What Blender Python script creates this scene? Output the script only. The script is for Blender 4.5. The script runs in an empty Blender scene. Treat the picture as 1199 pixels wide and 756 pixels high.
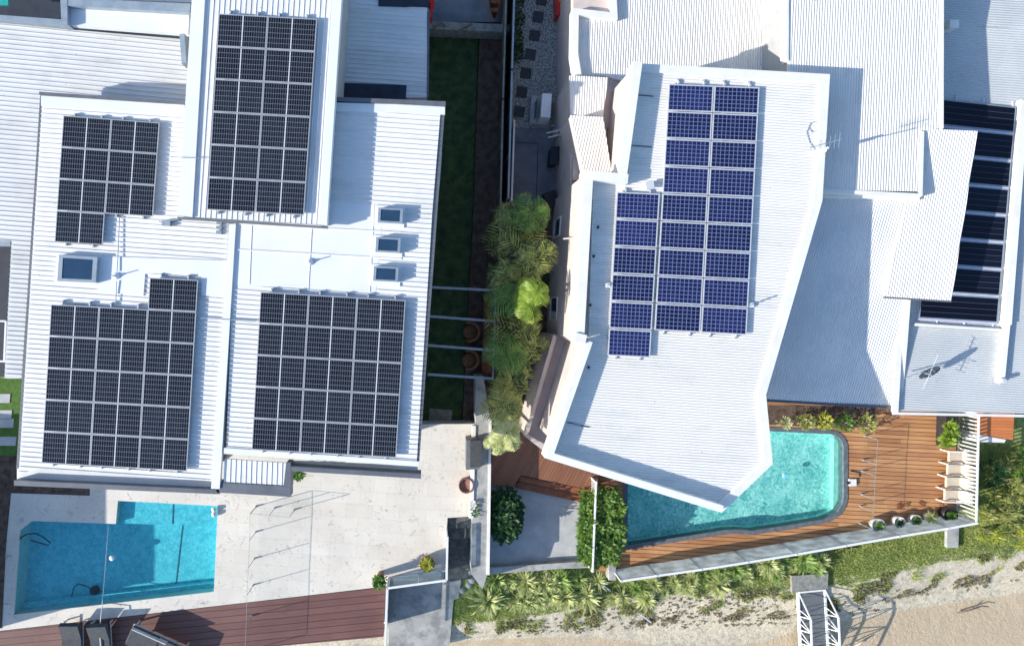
import bpy, math, random
from mathutils import Vector, Matrix, noise
R = random.Random(7)
scene = bpy.context.scene
col = scene.collection
# ------------------------------------------------------------------ survey grid
H = 32.0; F = 810.0; UC = 500.0; VC = 360.0
def P(u, v, z=0.0):
    k = (H - z) / F
    return Vector(((u - UC) * k, -(v - VC) * k, z))
def PL(pts, z=0.0): return [P(u, v, z) for u, v in pts]
SUNEL = math.radians(24)
# ------------------------------------------------------------------ materials
def newmat(name):
    m = bpy.data.materials.new(name); m.use_nodes = True
    nt = m.node_tree; b = nt.nodes['Principled BSDF']
    return m, nt, b
def N(nt, t, **kw):
    n = nt.nodes.new(t)
    for k, v in kw.items():
        if k in n.inputs: n.inputs[k].default_value = v
        else: setattr(n, k, v)
    return n
def L(nt, a, b): nt.links.new(a, b)
def rgba(c): return (c[0], c[1], c[2], 1)
def mat_noise(name, c1, c2, scale=3, rough=.6, metal=0.0, bump=0.0, bscale=40, detail=6, lo=.35, hi=.65, spec=.5, c3=None, scale3=.6, f3=.5):
    m, nt, b = newmat(name)
    tc = N(nt, 'ShaderNodeTexCoord')
    geo = N(nt, 'ShaderNodeNewGeometry')
    n = N(nt, 'ShaderNodeTexNoise', Scale=scale, Detail=detail, Roughness=.6)
    L(nt, geo.outputs['Position'], n.inputs['Vector'])
    r = N(nt, 'ShaderNodeValToRGB')
    r.color_ramp.elements[0].position = lo; r.color_ramp.elements[0].color = rgba(c1)
    r.color_ramp.elements[1].position = hi; r.color_ramp.elements[1].color = rgba(c2)
    L(nt, n.outputs['Fac'], r.inputs['Fac'])
    out = r.outputs['Color']
    if c3 is not None:
        n3 = N(nt, 'ShaderNodeTexNoise', Scale=scale3, Detail=8, Roughness=.65)
        L(nt, geo.outputs['Position'], n3.inputs['Vector'])
        r3 = N(nt, 'ShaderNodeValToRGB')
        r3.color_ramp.elements[0].position = .45; r3.color_ramp.elements[0].color = (0, 0, 0, 1)
        r3.color_ramp.elements[1].position = .62; r3.color_ramp.elements[1].color = (f3, f3, f3, 1)
        L(nt, n3.outputs['Fac'], r3.inputs['Fac'])
        mx = N(nt, 'ShaderNodeMixRGB'); L(nt, r3.outputs['Color'], mx.inputs[0]); L(nt, out, mx.inputs[1]); mx.inputs[2].default_value = rgba(c3)
        out = mx.outputs[0]
    L(nt, out, b.inputs['Base Color'])
    b.inputs['Roughness'].default_value = rough; b.inputs['Metallic'].default_value = metal
    b.inputs['Specular IOR Level'].default_value = spec
    if bump:
        nb = N(nt, 'ShaderNodeTexNoise', Scale=bscale, Detail=5)
        L(nt, geo.outputs['Position'], nb.inputs['Vector'])
        bp = N(nt, 'ShaderNodeBump', Strength=bump, Distance=.03)
        L(nt, nb.outputs['Fac'], bp.inputs['Height']); L(nt, bp.outputs[0], b.inputs['Normal'])
    return m
def coord_rot(nt, ang):
    geo = N(nt, 'ShaderNodeNewGeometry'); mp = N(nt, 'ShaderNodeMapping')
    mp.vector_type = 'POINT'; mp.inputs['Rotation'].default_value = (0, 0, -ang)
    L(nt, geo.outputs['Position'], mp.inputs['Vector']); return mp.outputs['Vector']
def mat_boards(name, c1, c2, gap, ang, pitch, rough=.55, board_var=.5, gapw=.06):
    """timber boards running along x rotated by ang"""
    m, nt, b = newmat(name)
    v = coord_rot(nt, ang)
    sp = N(nt, 'ShaderNodeSeparateXYZ'); L(nt, v, sp.inputs[0])
    d = N(nt, 'ShaderNodeMath', operation='DIVIDE'); L(nt, sp.outputs['Y'], d.inputs[0]); d.inputs[1].default_value = pitch
    fr = N(nt, 'ShaderNodeMath', operation='FRACT'); L(nt, d.outputs[0], fr.inputs[0])
    fl = N(nt, 'ShaderNodeMath', operation='FLOOR'); L(nt, d.outputs[0], fl.inputs[0])
    # board ends: break every board into lengths, offset per board
    wn0 = N(nt, 'ShaderNodeTexWhiteNoise', noise_dimensions='1D'); L(nt, fl.outputs[0], wn0.inputs['W'])
    xo = N(nt, 'ShaderNodeMath', operation='MULTIPLY_ADD'); L(nt, wn0.outputs['Value'], xo.inputs[0]); xo.inputs[1].default_value = 5.0; L(nt, sp.outputs['X'], xo.inputs[2])
    xd = N(nt, 'ShaderNodeMath', operation='DIVIDE'); L(nt, xo.outputs[0], xd.inputs[0]); xd.inputs[1].default_value = 4.2
    xf = N(nt, 'ShaderNodeMath', operation='FLOOR'); L(nt, xd.outputs[0], xf.inputs[0])
    cmb = N(nt, 'ShaderNodeCombineXYZ'); L(nt, fl.outputs[0], cmb.inputs[0]); L(nt, xf.outputs[0], cmb.inputs[1])
    wn = N(nt, 'ShaderNodeTexWhiteNoise', noise_dimensions='3D'); L(nt, cmb.outputs[0], wn.inputs['Vector'])
    mp = N(nt, 'ShaderNodeMapping'); mp.inputs['Scale'].default_value = (1.2, 18, 1); L(nt, v, mp.inputs['Vector'])
    ns = N(nt, 'ShaderNodeTexNoise', Scale=1.0, Detail=6); L(nt, mp.outputs[0], ns.inputs['Vector'])
    wide = N(nt, 'ShaderNodeTexNoise', Scale=.55, Detail=4); L(nt, v, wide.inputs['Vector'])
    a1 = N(nt, 'ShaderNodeMath', operation='MULTIPLY_ADD'); L(nt, wn.outputs['Value'], a1.inputs[0]); a1.inputs[1].default_value = board_var; L(nt, ns.outputs['Fac'], a1.inputs[2])
    a2 = N(nt, 'ShaderNodeMath', operation='ADD'); L(nt, a1.outputs[0], a2.inputs[0]); L(nt, wide.outputs['Fac'], a2.inputs[1])
    mr = N(nt, 'ShaderNodeMapRange'); mr.inputs[1].default_value = .75; mr.inputs[2].default_value = 1.3 + board_var * .8; L(nt, a2.outputs[0], mr.inputs[0])
    mx = N(nt, 'ShaderNodeMixRGB'); mx.inputs[1].default_value = rgba(c1); mx.inputs[2].default_value = rgba(c2); L(nt, mr.outputs[0], mx.inputs[0])
    lt = N(nt, 'ShaderNodeMath', operation='LESS_THAN'); L(nt, fr.outputs[0], lt.inputs[0]); lt.inputs[1].default_value = gapw
    m2 = N(nt, 'ShaderNodeMixRGB'); L(nt, lt.outputs[0], m2.inputs[0]); L(nt, mx.outputs[0], m2.inputs[1]); m2.inputs[2].default_value = rgba(gap)
    L(nt, m2.outputs[0], b.inputs['Base Color']); b.inputs['Roughness'].default_value = rough
    return m
def mat_cells(name, cell, cell2, line, nx, ny, lwx, lwy, mid=False):
    m, nt, b = newmat(name)
    tc = N(nt, 'ShaderNodeTexCoord'); sp = N(nt, 'ShaderNodeSeparateXYZ'); L(nt, tc.outputs['UV'], sp.inputs[0])
    def grid(o, n, lw):
        mu = N(nt, 'ShaderNodeMath', operation='MULTIPLY'); L(nt, o, mu.inputs[0]); mu.inputs[1].default_value = n
        f = N(nt, 'ShaderNodeMath', operation='FRACT'); L(nt, mu.outputs[0], f.inputs[0])
        s = N(nt, 'ShaderNodeMath', operation='SUBTRACT'); L(nt, f.outputs[0], s.inputs[0]); s.inputs[1].default_value = .5
        a = N(nt, 'ShaderNodeMath', operation='ABSOLUTE'); L(nt, s.outputs[0], a.inputs[0])
        g = N(nt, 'ShaderNodeMath', operation='GREATER_THAN'); L(nt, a.outputs[0], g.inputs[0]); g.inputs[1].default_value = .5 - lw
        fl = N(nt, 'ShaderNodeMath', operation='FLOOR'); L(nt, mu.outputs[0], fl.inputs[0])
        return g.outputs[0], fl.outputs[0]
    gx, fx = grid(sp.outputs[0], nx, lwx); gy, fy = grid(sp.outputs[1], ny, lwy)
    mxm = N(nt, 'ShaderNodeMath', operation='MAXIMUM'); L(nt, gx, mxm.inputs[0]); L(nt, gy, mxm.inputs[1]); lines = mxm.outputs[0]
    oi = N(nt, 'ShaderNodeObjectInfo')
    cmb = N(nt, 'ShaderNodeCombineXYZ'); L(nt, fx, cmb.inputs[0]); L(nt, fy, cmb.inputs[1]); L(nt, oi.outputs['Random'], cmb.inputs[2])
    wn = N(nt, 'ShaderNodeTexWhiteNoise', noise_dimensions='3D'); L(nt, cmb.outputs[0], wn.inputs['Vector'])
    c = N(nt, 'ShaderNodeMixRGB'); L(nt, wn.outputs['Value'], c.inputs[0]); c.inputs[1].default_value = rgba(cell); c.inputs[2].default_value = rgba(cell2)
    hv = N(nt, 'ShaderNodeHueSaturation'); mrv = N(nt, 'ShaderNodeMapRange'); mrv.inputs[3].default_value = .7; mrv.inputs[4].default_value = 1.35; L(nt, oi.outputs['Random'], mrv.inputs[0]); L(nt, mrv.outputs[0], hv.inputs['Value']); L(nt, c.outputs[0], hv.inputs['Color'])
    o = N(nt, 'ShaderNodeMixRGB'); L(nt, lines, o.inputs[0]); L(nt, hv.outputs[0], o.inputs[1]); o.inputs[2].default_value = rgba(line)
    out = o.outputs[0]
    if mid:
        s = N(nt, 'ShaderNodeMath', operation='SUBTRACT'); L(nt, sp.outputs[0], s.inputs[0]); s.inputs[1].default_value = .5
        a = N(nt, 'ShaderNodeMath', operation='ABSOLUTE'); L(nt, s.outputs[0], a.inputs[0])
        g = N(nt, 'ShaderNodeMath', operation='LESS_THAN'); L(nt, a.outputs[0], g.inputs[0]); g.inputs[1].default_value = .011
        o2 = N(nt, 'ShaderNodeMixRGB'); L(nt, g.outputs[0], o2.inputs[0]); L(nt, out, o2.inputs[1]); o2.inputs[2].default_value = (.62, .65, .68, 1)
        out = o2.outputs[0]
    L(nt, out, b.inputs['Base Color']); b.inputs['Roughness'].default_value = .12; b.inputs['Specular IOR Level'].default_value = .35
    return m
def mat_water(name, tint, bscale=3.0, strength=.25):
    m, nt, b = newmat(name); nt.nodes.remove(b)
    tr = N(nt, 'ShaderNodeBsdfTransparent'); tr.inputs['Color'].default_value = rgba(tint)
    gl = N(nt, 'ShaderNodeBsdfGlossy', Roughness=.05); gl.inputs['Color'].default_value = (1, 1, 1, 1)
    lwt = N(nt, 'ShaderNodeLayerWeight', Blend=.5); pw = N(nt, 'ShaderNodeMath', operation='POWER'); L(nt, lwt.outputs['Facing'], pw.inputs[0]); pw.inputs[1].default_value = 4.0; fr = N(nt, 'ShaderNodeMath', operation='MULTIPLY_ADD'); L(nt, pw.outputs[0], fr.inputs[0]); fr.inputs[1].default_value = .9; fr.inputs[2].default_value = .025
    geo = N(nt, 'ShaderNodeNewGeometry'); ns = N(nt, 'ShaderNodeTexNoise', Scale=bscale, Detail=4, Distortion=1.0)
    L(nt, geo.outputs['Position'], ns.inputs['Vector'])
    bp = N(nt, 'ShaderNodeBump', Strength=strength, Distance=.08); L(nt, ns.outputs['Fac'], bp.inputs['Height'])
    L(nt, bp.outputs[0], gl.inputs['Normal']); L(nt, bp.outputs[0], lwt.inputs['Normal'])
    mx = N(nt, 'ShaderNodeMixShader'); L(nt, fr.outputs[0], mx.inputs[0]); L(nt, tr.outputs[0], mx.inputs[1]); L(nt, gl.outputs[0], mx.inputs[2])
    L(nt, mx.outputs[0], nt.nodes['Material Output'].inputs['Surface'])
    return m
def mat_glass(name, tint=(.985, .992, .99), f=.03):
    m, nt, b = newmat(name); nt.nodes.remove(b)
    tr = N(nt, 'ShaderNodeBsdfTransparent'); tr.inputs['Color'].default_value = rgba(tint)
    gl = N(nt, 'ShaderNodeBsdfGlossy', Roughness=.02)
    mx = N(nt, 'ShaderNodeMixShader'); mx.inputs[0].default_value = f
    L(nt, tr.outputs[0], mx.inputs[1]); L(nt, gl.outputs[0], mx.inputs[2]); L(nt, mx.outputs[0], nt.nodes['Material Output'].inputs['Surface'])
    return m
def mat_leaf(name, c1, c2, rough=.5, trans=.25):
    m, nt, b = newmat(name)
    geo = N(nt, 'ShaderNodeNewGeometry')
    n = N(nt, 'ShaderNodeTexNoise', Scale=2.2, Detail=3); L(nt, geo.outputs['Position'], n.inputs['Vector'])
    ad = N(nt, 'ShaderNodeMath', operation='MULTIPLY_ADD'); L(nt, geo.outputs['Random Per Island'], ad.inputs[0]); ad.inputs[1].default_value = .6
    L(nt, n.outputs['Fac'], ad.inputs[2])
    mr = N(nt, 'ShaderNodeMapRange'); mr.inputs[1].default_value = .5; mr.inputs[2].default_value = 1.2; L(nt, ad.outputs[0], mr.inputs[0])
    mx = N(nt, 'ShaderNodeMixRGB'); mx.inputs[1].default_value = rgba(c1); mx.inputs[2].default_value = rgba(c2); L(nt, mr.outputs[0], mx.inputs[0])
    L(nt, mx.outputs[0], b.inputs['Base Color']); b.inputs['Roughness'].default_value = rough
    tl = N(nt, 'ShaderNodeBsdfTranslucent'); L(nt, mx.outputs[0], tl.inputs['Color'])
    ms = N(nt, 'ShaderNodeMixShader'); ms.inputs[0].default_value = trans
    L(nt, b.outputs[0], ms.inputs[1]); L(nt, tl.outputs[0], ms.inputs[2]); L(nt, ms.outputs[0], nt.nodes['Material Output'].inputs['Surface'])
    return m
M = {}
M['white'] = mat_noise('white_roof_sheet', (.72, .74, .76), (.80, .81, .82), .5, .45, c3=(.58, .59, .60), scale3=1.1, f3=.55)
M['whiteR'] = mat_noise('white_corrugated_sheet', (.74, .725, .69), (.80, .785, .75), .6, .45, c3=(.56, .55, .53), scale3=1.0, f3=.5)
def mat_sheet(name, base, ang, pan=.76, dirt=(.62, .61, .58)):
    m, nt, b = newmat(name); v = coord_rot(nt, ang); sp = N(nt, 'ShaderNodeSeparateXYZ'); L(nt, v, sp.inputs[0])
    d = N(nt, 'ShaderNodeMath', operation='DIVIDE'); L(nt, sp.outputs['Y'], d.inputs[0]); d.inputs[1].default_value = pan
    fl = N(nt, 'ShaderNodeMath', operation='FLOOR'); L(nt, d.outputs[0], fl.inputs[0]); wn = N(nt, 'ShaderNodeTexWhiteNoise', noise_dimensions='1D'); L(nt, fl.outputs[0], wn.inputs['W'])
    mr = N(nt, 'ShaderNodeMapRange'); mr.inputs[3].default_value = .93; mr.inputs[4].default_value = 1.0; L(nt, wn.outputs['Value'], mr.inputs[0])
    mp = N(nt, 'ShaderNodeMapping'); mp.inputs['Scale'].default_value = (.35, 5, 1); L(nt, v, mp.inputs['Vector']); n1 = N(nt, 'ShaderNodeTexNoise', Scale=1.0, Detail=7, Roughness=.65); L(nt, mp.outputs[0], n1.inputs['Vector'])
    n2 = N(nt, 'ShaderNodeTexNoise', Scale=.9, Detail=7, Roughness=.7); L(nt, v, n2.inputs['Vector']); mu = N(nt, 'ShaderNodeMath', operation='MULTIPLY'); L(nt, n1.outputs['Fac'], mu.inputs[0]); L(nt, n2.outputs['Fac'], mu.inputs[1])
    r = N(nt, 'ShaderNodeMapRange'); r.inputs[1].default_value = .24; r.inputs[2].default_value = .42; r.inputs[4].default_value = .75; L(nt, mu.outputs[0], r.inputs[0])
    mx = N(nt, 'ShaderNodeMixRGB'); L(nt, r.outputs[0], mx.inputs[0]); mx.inputs[1].default_value = rgba(base); mx.inputs[2].default_value = rgba(dirt)
    # tiny dark specks of leaf litter and fixings
    vo = N(nt, 'ShaderNodeTexVoronoi', Scale=1.6); L(nt, v, vo.inputs['Vector']); lt = N(nt, 'ShaderNodeMath', operation='LESS_THAN'); L(nt, vo.outputs['Distance'], lt.inputs[0]); lt.inputs[1].default_value = .035
    m1 = N(nt, 'ShaderNodeMixRGB'); m1.blend_type = 'MULTIPLY'; m1.inputs[0].default_value = 1; L(nt, mx.outputs[0], m1.inputs[1]); L(nt, mr.outputs[0], m1.inputs[2])
    m2 = N(nt, 'ShaderNodeMixRGB'); L(nt, lt.outputs[0], m2.inputs[0]); L(nt, m1.outputs[0], m2.inputs[1]); m2.inputs[2].default_value = (.30, .27, .22, 1)
    L(nt, m2.outputs[0], b.inputs['Base Color']); b.inputs['Roughness'].default_value = .45; return m
M['white'] = mat_sheet('white_ribbed_roof', (.80, .80, .79), math.radians(-4)); M['whiteH'] = mat_sheet('white_ribbed_roof_lengthwise', (.80, .80, .79), math.radians(86.2))
M['whiteR'] = mat_sheet('white_corrugated_roof', (.80, .785, .75), math.radians(-3.6)); M['whiteV'] = mat_sheet('white_corrugated_roof_lengthwise', (.78, .76, .725), math.radians(87.5))
M['flash'] = mat_noise('white_flashing', (.74, .76, .78), (.80, .81, .82), .8, .4)
M['grey'] = mat_noise('pale_grey_sheet', (.50, .52, .53), (.57, .59, .59), .7, .45)
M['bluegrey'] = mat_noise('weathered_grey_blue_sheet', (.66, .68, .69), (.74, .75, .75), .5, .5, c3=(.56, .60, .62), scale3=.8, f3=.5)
M['parapet'] = mat_noise('painted_parapet', (.77, .755, .72), (.83, .815, .78), 1.2, .5, c3=(.60, .59, .56), scale3=2.2, f3=.25)
M['gutter'] = mat_noise('dark_grey_gutter', (.10, .115, .14), (.14, .155, .18), 2, .5)
M['wallL'] = mat_noise('grey_render', (.35, .35, .36), (.42, .42, .42), 2, .8)
M['wallR'] = mat_noise('beige_render', (.56, .465, .43), (.64, .545, .505), 1.5, .85, bump=.2, bscale=60, c3=(.46, .40, .37), scale3=.9, f3=.4)
M['dark'] = mat_noise('dark_navy_membrane', (.012, .018, .035), (.022, .032, .055), 2, .7)
M['glassdark'] = mat_noise('tinted_skylight_glass', (.02, .05, .10), (.03, .07, .13), 1, .08)
M['alu'] = mat_noise('aluminium', (.62, .64, .67), (.72, .73, .75), 3, .35, metal=.25)
M['aluf'] = mat_noise('dull_anodised_frame', (.40, .42, .45), (.48, .50, .53), 3, .4, metal=.2)
M['alug'] = mat_noise('grey_aluminium', (.26, .32, .38), (.34, .40, .46), 3, .4, metal=.2)
M['cellA'] = mat_cells('dark_silicon_cells', (.005, .006, .010), (.010, .012, .020), (.14, .16, .19), 20, 6, .075, .05, mid=True)
M['cellE'] = mat_cells('blue_silicon_cells', (.009, .012, .058), (.014, .020, .088), (.17, .21, .36), 10, 6, .065, .06)
M['cellF'] = mat_cells('black_collector_glass', (.004, .005, .012), (.006, .008, .018), (.07, .075, .12), 1, 4, .0, .035)
M['black'] = mat_noise('black_plastic', (.015, .015, .018), (.03, .03, .035), 5, .5)
M['teal'] = mat_noise('teal_canvas', (.0, .30, .27), (.0, .36, .33), 4, .7)
M['red'] = mat_noise('red_plastic', (.55, .02, .02), (.70, .035, .03), 4, .4)
M['yellow'] = mat_noise('yellow_plastic', (.75, .40, .04), (.85, .50, .08), 4, .45)
M['trav'] = None
M['conc'] = mat_noise('rough_concrete', (.34, .34, .33), (.46, .46, .44), 1.6, .85, bump=.4, bscale=30, c3=(.20, .20, .20), scale3=1.3, f3=.8)
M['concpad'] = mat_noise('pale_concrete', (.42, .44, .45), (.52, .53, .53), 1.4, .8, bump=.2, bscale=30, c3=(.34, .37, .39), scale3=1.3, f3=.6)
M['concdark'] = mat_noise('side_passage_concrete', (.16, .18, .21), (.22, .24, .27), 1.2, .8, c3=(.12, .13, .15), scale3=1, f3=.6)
M['stonedark'] = mat_noise('dark_stone_steps', (.05, .055, .055), (.14, .145, .14), 3.5, .8, bump=.6, bscale=14)
M['pebble'] = mat_noise('pebbles', (.15, .16, .16), (.48, .49, .47), 14, .8, bump=.8, bscale=22, detail=2, lo=.42, hi=.58)
M['paver'] = mat_noise('charcoal_paver', (.04, .045, .055), (.06, .066, .078), 6, .75)
M['lawnd'] = mat_noise('lawn_painted_shade', (.022, .05, .02), (.07, .12, .04), 2.2, .95, bump=.8, bscale=60)  # darker lawn copy, the garden's shade is put into its colour
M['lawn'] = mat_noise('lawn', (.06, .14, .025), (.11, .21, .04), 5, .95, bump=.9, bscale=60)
M['soil'] = mat_noise('garden_soil', (.06, .04, .032), (.16, .11, .085), 3, .95, bump=.8, bscale=30)
M['timberfence'] = mat_boards('grey_fence_boards', (.06, .055, .05), (.12, .11, .10), (.01, .01, .01), math.radians(85), .14)
M['timbergrey'] = mat_noise('weathered_timber', (.18, .18, .17), (.33, .32, .29), 6, .85, bump=.4, bscale=25)
M['deckR'] = mat_boards('orange_hardwood_decking', (.32, .135, .058), (.62, .33, .15), (.045, .016, .008), math.radians(-3), .19, gapw=.13)
M['deckM'] = mat_boards('red_brown_decking', (.19, .08, .045), (.30, .135, .075), (.05, .02, .012), math.radians(62), .14, gapw=.08)
M['deckB'] = mat_boards('burgundy_decking', (.13, .058, .050), (.20, .095, .080), (.045, .02, .02), math.radians(5.6), .30, gapw=.10, board_var=.3)
M['timber'] = mat_noise('red_timber', (.20, .07, .035), (.32, .12, .055), 5, .7)
M['cedar'] = mat_boards('bright_cedar_boards', (.44, .13, .04), (.62, .22, .07), (.16, .045, .015), math.radians(-2), .14, gapw=.07)
M['coping'] = mat_noise('dark_stone_coping', (.09, .11, .13), (.15, .17, .19), 5, .6)
M['poolA'] = mat_noise('turquoise_pool_render', (.20, .60, .62), (.42, .78, .78), 11, .6, c3=(.12, .48, .54), scale3=4, f3=.7, detail=3)
M['poolB'] = None
def mat_frost(name, c, f):
    m, nt, b = newmat(name); b.inputs['Base Color'].default_value = rgba(c); b.inputs['Roughness'].default_value = .4
    geo = N(nt, 'ShaderNodeNewGeometry'); ns = N(nt, 'ShaderNodeTexNoise', Scale=2.5, Detail=6); L(nt, geo.outputs['Position'], ns.inputs['Vector'])
    mr = N(nt, 'ShaderNodeMapRange'); mr.inputs[1].default_value = .35; mr.inputs[2].default_value = .65; mr.inputs[3].default_value = .7; mr.inputs[4].default_value = 1.0; L(nt, ns.outputs['Fac'], mr.inputs[0])
    mx = N(nt, 'ShaderNodeMixRGB'); mx.blend_type = 'MULTIPLY'; mx.inputs[0].default_value = 1; mx.inputs[1].default_value = rgba(c); L(nt, mr.outputs[0], mx.inputs[2]); L(nt, mx.outputs[0], b.inputs['Base Color'])
    tl = N(nt, 'ShaderNodeBsdfTranslucent'); L(nt, mx.outputs[0], tl.inputs['Color']); ms = N(nt, 'ShaderNodeMixShader'); ms.inputs[0].default_value = f
    L(nt, b.outputs[0], ms.inputs[1]); L(nt, tl.outputs[0], ms.inputs[2]); L(nt, ms.outputs[0], nt.nodes['Material Output'].inputs['Surface']); return m
M['gfence'] = mat_frost('frosted_fence_panel', (.93, .94, .94), .85)
M['wA'] = mat_water('pool_water', (.50, .86, .93), 2.5, .5)
M['wB'] = mat_water('rippled_pool_water', (.72, .95, .94), 2.2, 1.0)
M['glass'] = mat_glass('clear_fence_glass')
M['glassg'] = mat_glass('cloudy_fence_glass', (.70, .76, .80), .12)
M['wfence'] = mat_noise('white_painted_metal', (.72, .73, .73), (.80, .80, .80), 4, .45)
M['slate'] = mat_noise('charcoal_cushion', (.055, .058, .066), (.075, .08, .088), 6, .85)
M['slateframe'] = mat_noise('pale_lounger_frame', (.45, .45, .46), (.55, .55, .56), 6, .5)
M['cream'] = mat_noise('cream_fabric', (.50, .43, .34), (.57, .50, .40), 6, .85)
M['terra'] = mat_noise('terracotta', (.20, .085, .06), (.28, .13, .10), 6, .7)
M['potw'] = mat_noise('whitewashed_pot', (.58, .57, .54), (.70, .69, .66), 6, .7)
M['leafdk'] = mat_leaf('dark_palm_leaf', (.02, .045, .008), (.46, .52, .13), rough=.35, trans=.15)
M['leafmid'] = mat_leaf('mid_green_leaf', (.05, .13, .02), (.19, .34, .06))
M['leafdkb'] = mat_leaf('dark_shrub_leaf', (.012, .05, .015), (.045, .13, .03))
M['leafbr'] = mat_leaf('bright_palm_leaf', (.18, .30, .03), (.36, .48, .06), trans=.35)
M['leafyg'] = mat_leaf('yellow_green_leaf', (.24, .30, .04), (.62, .60, .10))
M['leafpale'] = mat_leaf('pale_strap_leaf', (.40, .46, .16), (.85, .86, .48), trans=.45)
M['leafpale2'] = mat_leaf('green_strap_leaf', (.22, .36, .09), (.62, .72, .26), trans=.45)
M['leafolive'] = mat_leaf('olive_leaf', (.20, .24, .06), (.64, .64, .22), trans=.4)
M['grassl'] = mat_leaf('grass_blade', (.24, .34, .08), (.60, .64, .22), trans=.5)
M['grassd'] = mat_leaf('dry_grass_blade', (.10, .09, .05), (.30, .27, .15))
M['hedge'] = mat_leaf('hedge_leaf', (.05, .13, .018), (.22, .34, .05))
M['bark'] = mat_noise('bark', (.12, .09, .06), (.22, .17, .12), 8, .9)
M['wicker'] = mat_noise('brown_wicker', (.16, .07, .035), (.26, .13, .07), 20, .8, bump=.5, bscale=60)
M['orange'] = mat_noise('varnished_wood', (.30, .10, .03), (.42, .16, .05), 8, .4)
# travertine paving
def travertine():
    m, nt, b = newmat('travertine_paving')
    v = coord_rot(nt, math.radians(-4))
    br = N(nt, 'ShaderNodeTexBrick', Scale=1.0); L(nt, v, br.inputs['Vector'])
    br.offset = .5; br.inputs['Brick Width'].default_value = 1.2; br.inputs['Row Height'].default_value = .6
    br.inputs['Mortar Size'].default_value = .009; br.inputs['Color1'].default_value = (.69, .645, .57, 1); br.inputs['Color2'].default_value = (.73, .69, .62, 1); br.inputs['Mortar'].default_value = (.62, .575, .50, 1)
    n1 = N(nt, 'ShaderNodeTexNoise', Scale=2.9, Detail=9, Roughness=.75, Distortion=1.6); L(nt, v, n1.inputs['Vector'])
    r1 = N(nt, 'ShaderNodeValToRGB'); r1.color_ramp.elements[0].position = .565; r1.color_ramp.elements[0].color = (0, 0, 0, 1); r1.color_ramp.elements[1].position = .64; r1.color_ramp.elements[1].color = (.75, .75, .75, 1)
    L(nt, n1.outputs['Fac'], r1.inputs['Fac'])
    mx = N(nt, 'ShaderNodeMixRGB'); L(nt, r1.outputs[0], mx.inputs[0]); L(nt, br.outputs['Color'], mx.inputs[1]); mx.inputs[2].default_value = (.36, .29, .23, 1)
    n2 = N(nt, 'ShaderNodeTexNoise', Scale=.7, Detail=5); L(nt, v, n2.inputs['Vector'])
    mx2 = N(nt, 'ShaderNodeMixRGB'); mx2.blend_type = 'MULTIPLY'; mx2.inputs[0].default_value = .35
    r2 = N(nt, 'ShaderNodeValToRGB'); r2.color_ramp.elements[0].position = .35; r2.color_ramp.elements[0].color = (.72, .70, .70, 1); r2.color_ramp.elements[1].position = .6; r2.color_ramp.elements[1].color = (1, 1, 1, 1)
    L(nt, n2.outputs['Fac'], r2.inputs['Fac']); L(nt, mx.outputs[0], mx2.inputs[1]); L(nt, r2.outputs[0], mx2.inputs[2])
    L(nt, mx2.outputs[0], b.inputs['Base Color']); b.inputs['Roughness'].default_value = .6
    return m
M['trav'] = travertine()
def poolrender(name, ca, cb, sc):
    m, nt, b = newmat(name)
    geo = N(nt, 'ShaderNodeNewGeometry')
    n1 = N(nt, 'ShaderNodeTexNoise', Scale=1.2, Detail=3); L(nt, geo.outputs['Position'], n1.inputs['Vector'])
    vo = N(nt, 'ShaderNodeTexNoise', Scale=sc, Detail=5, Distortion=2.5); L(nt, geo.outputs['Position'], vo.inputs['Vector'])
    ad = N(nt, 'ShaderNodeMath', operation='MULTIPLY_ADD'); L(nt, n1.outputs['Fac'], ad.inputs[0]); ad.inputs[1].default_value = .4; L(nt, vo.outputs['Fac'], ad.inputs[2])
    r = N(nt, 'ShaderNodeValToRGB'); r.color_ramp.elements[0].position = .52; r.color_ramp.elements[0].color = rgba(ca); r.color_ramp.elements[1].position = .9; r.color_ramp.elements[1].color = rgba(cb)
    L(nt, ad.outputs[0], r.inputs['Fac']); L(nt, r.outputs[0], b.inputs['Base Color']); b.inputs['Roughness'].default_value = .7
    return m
M['poolB'] = poolrender('ripple_light_pool_render', (.13, .46, .45), (.66, .92, .84), 3.6)  # pale streaks in the basin colour imitate light ripples
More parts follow.
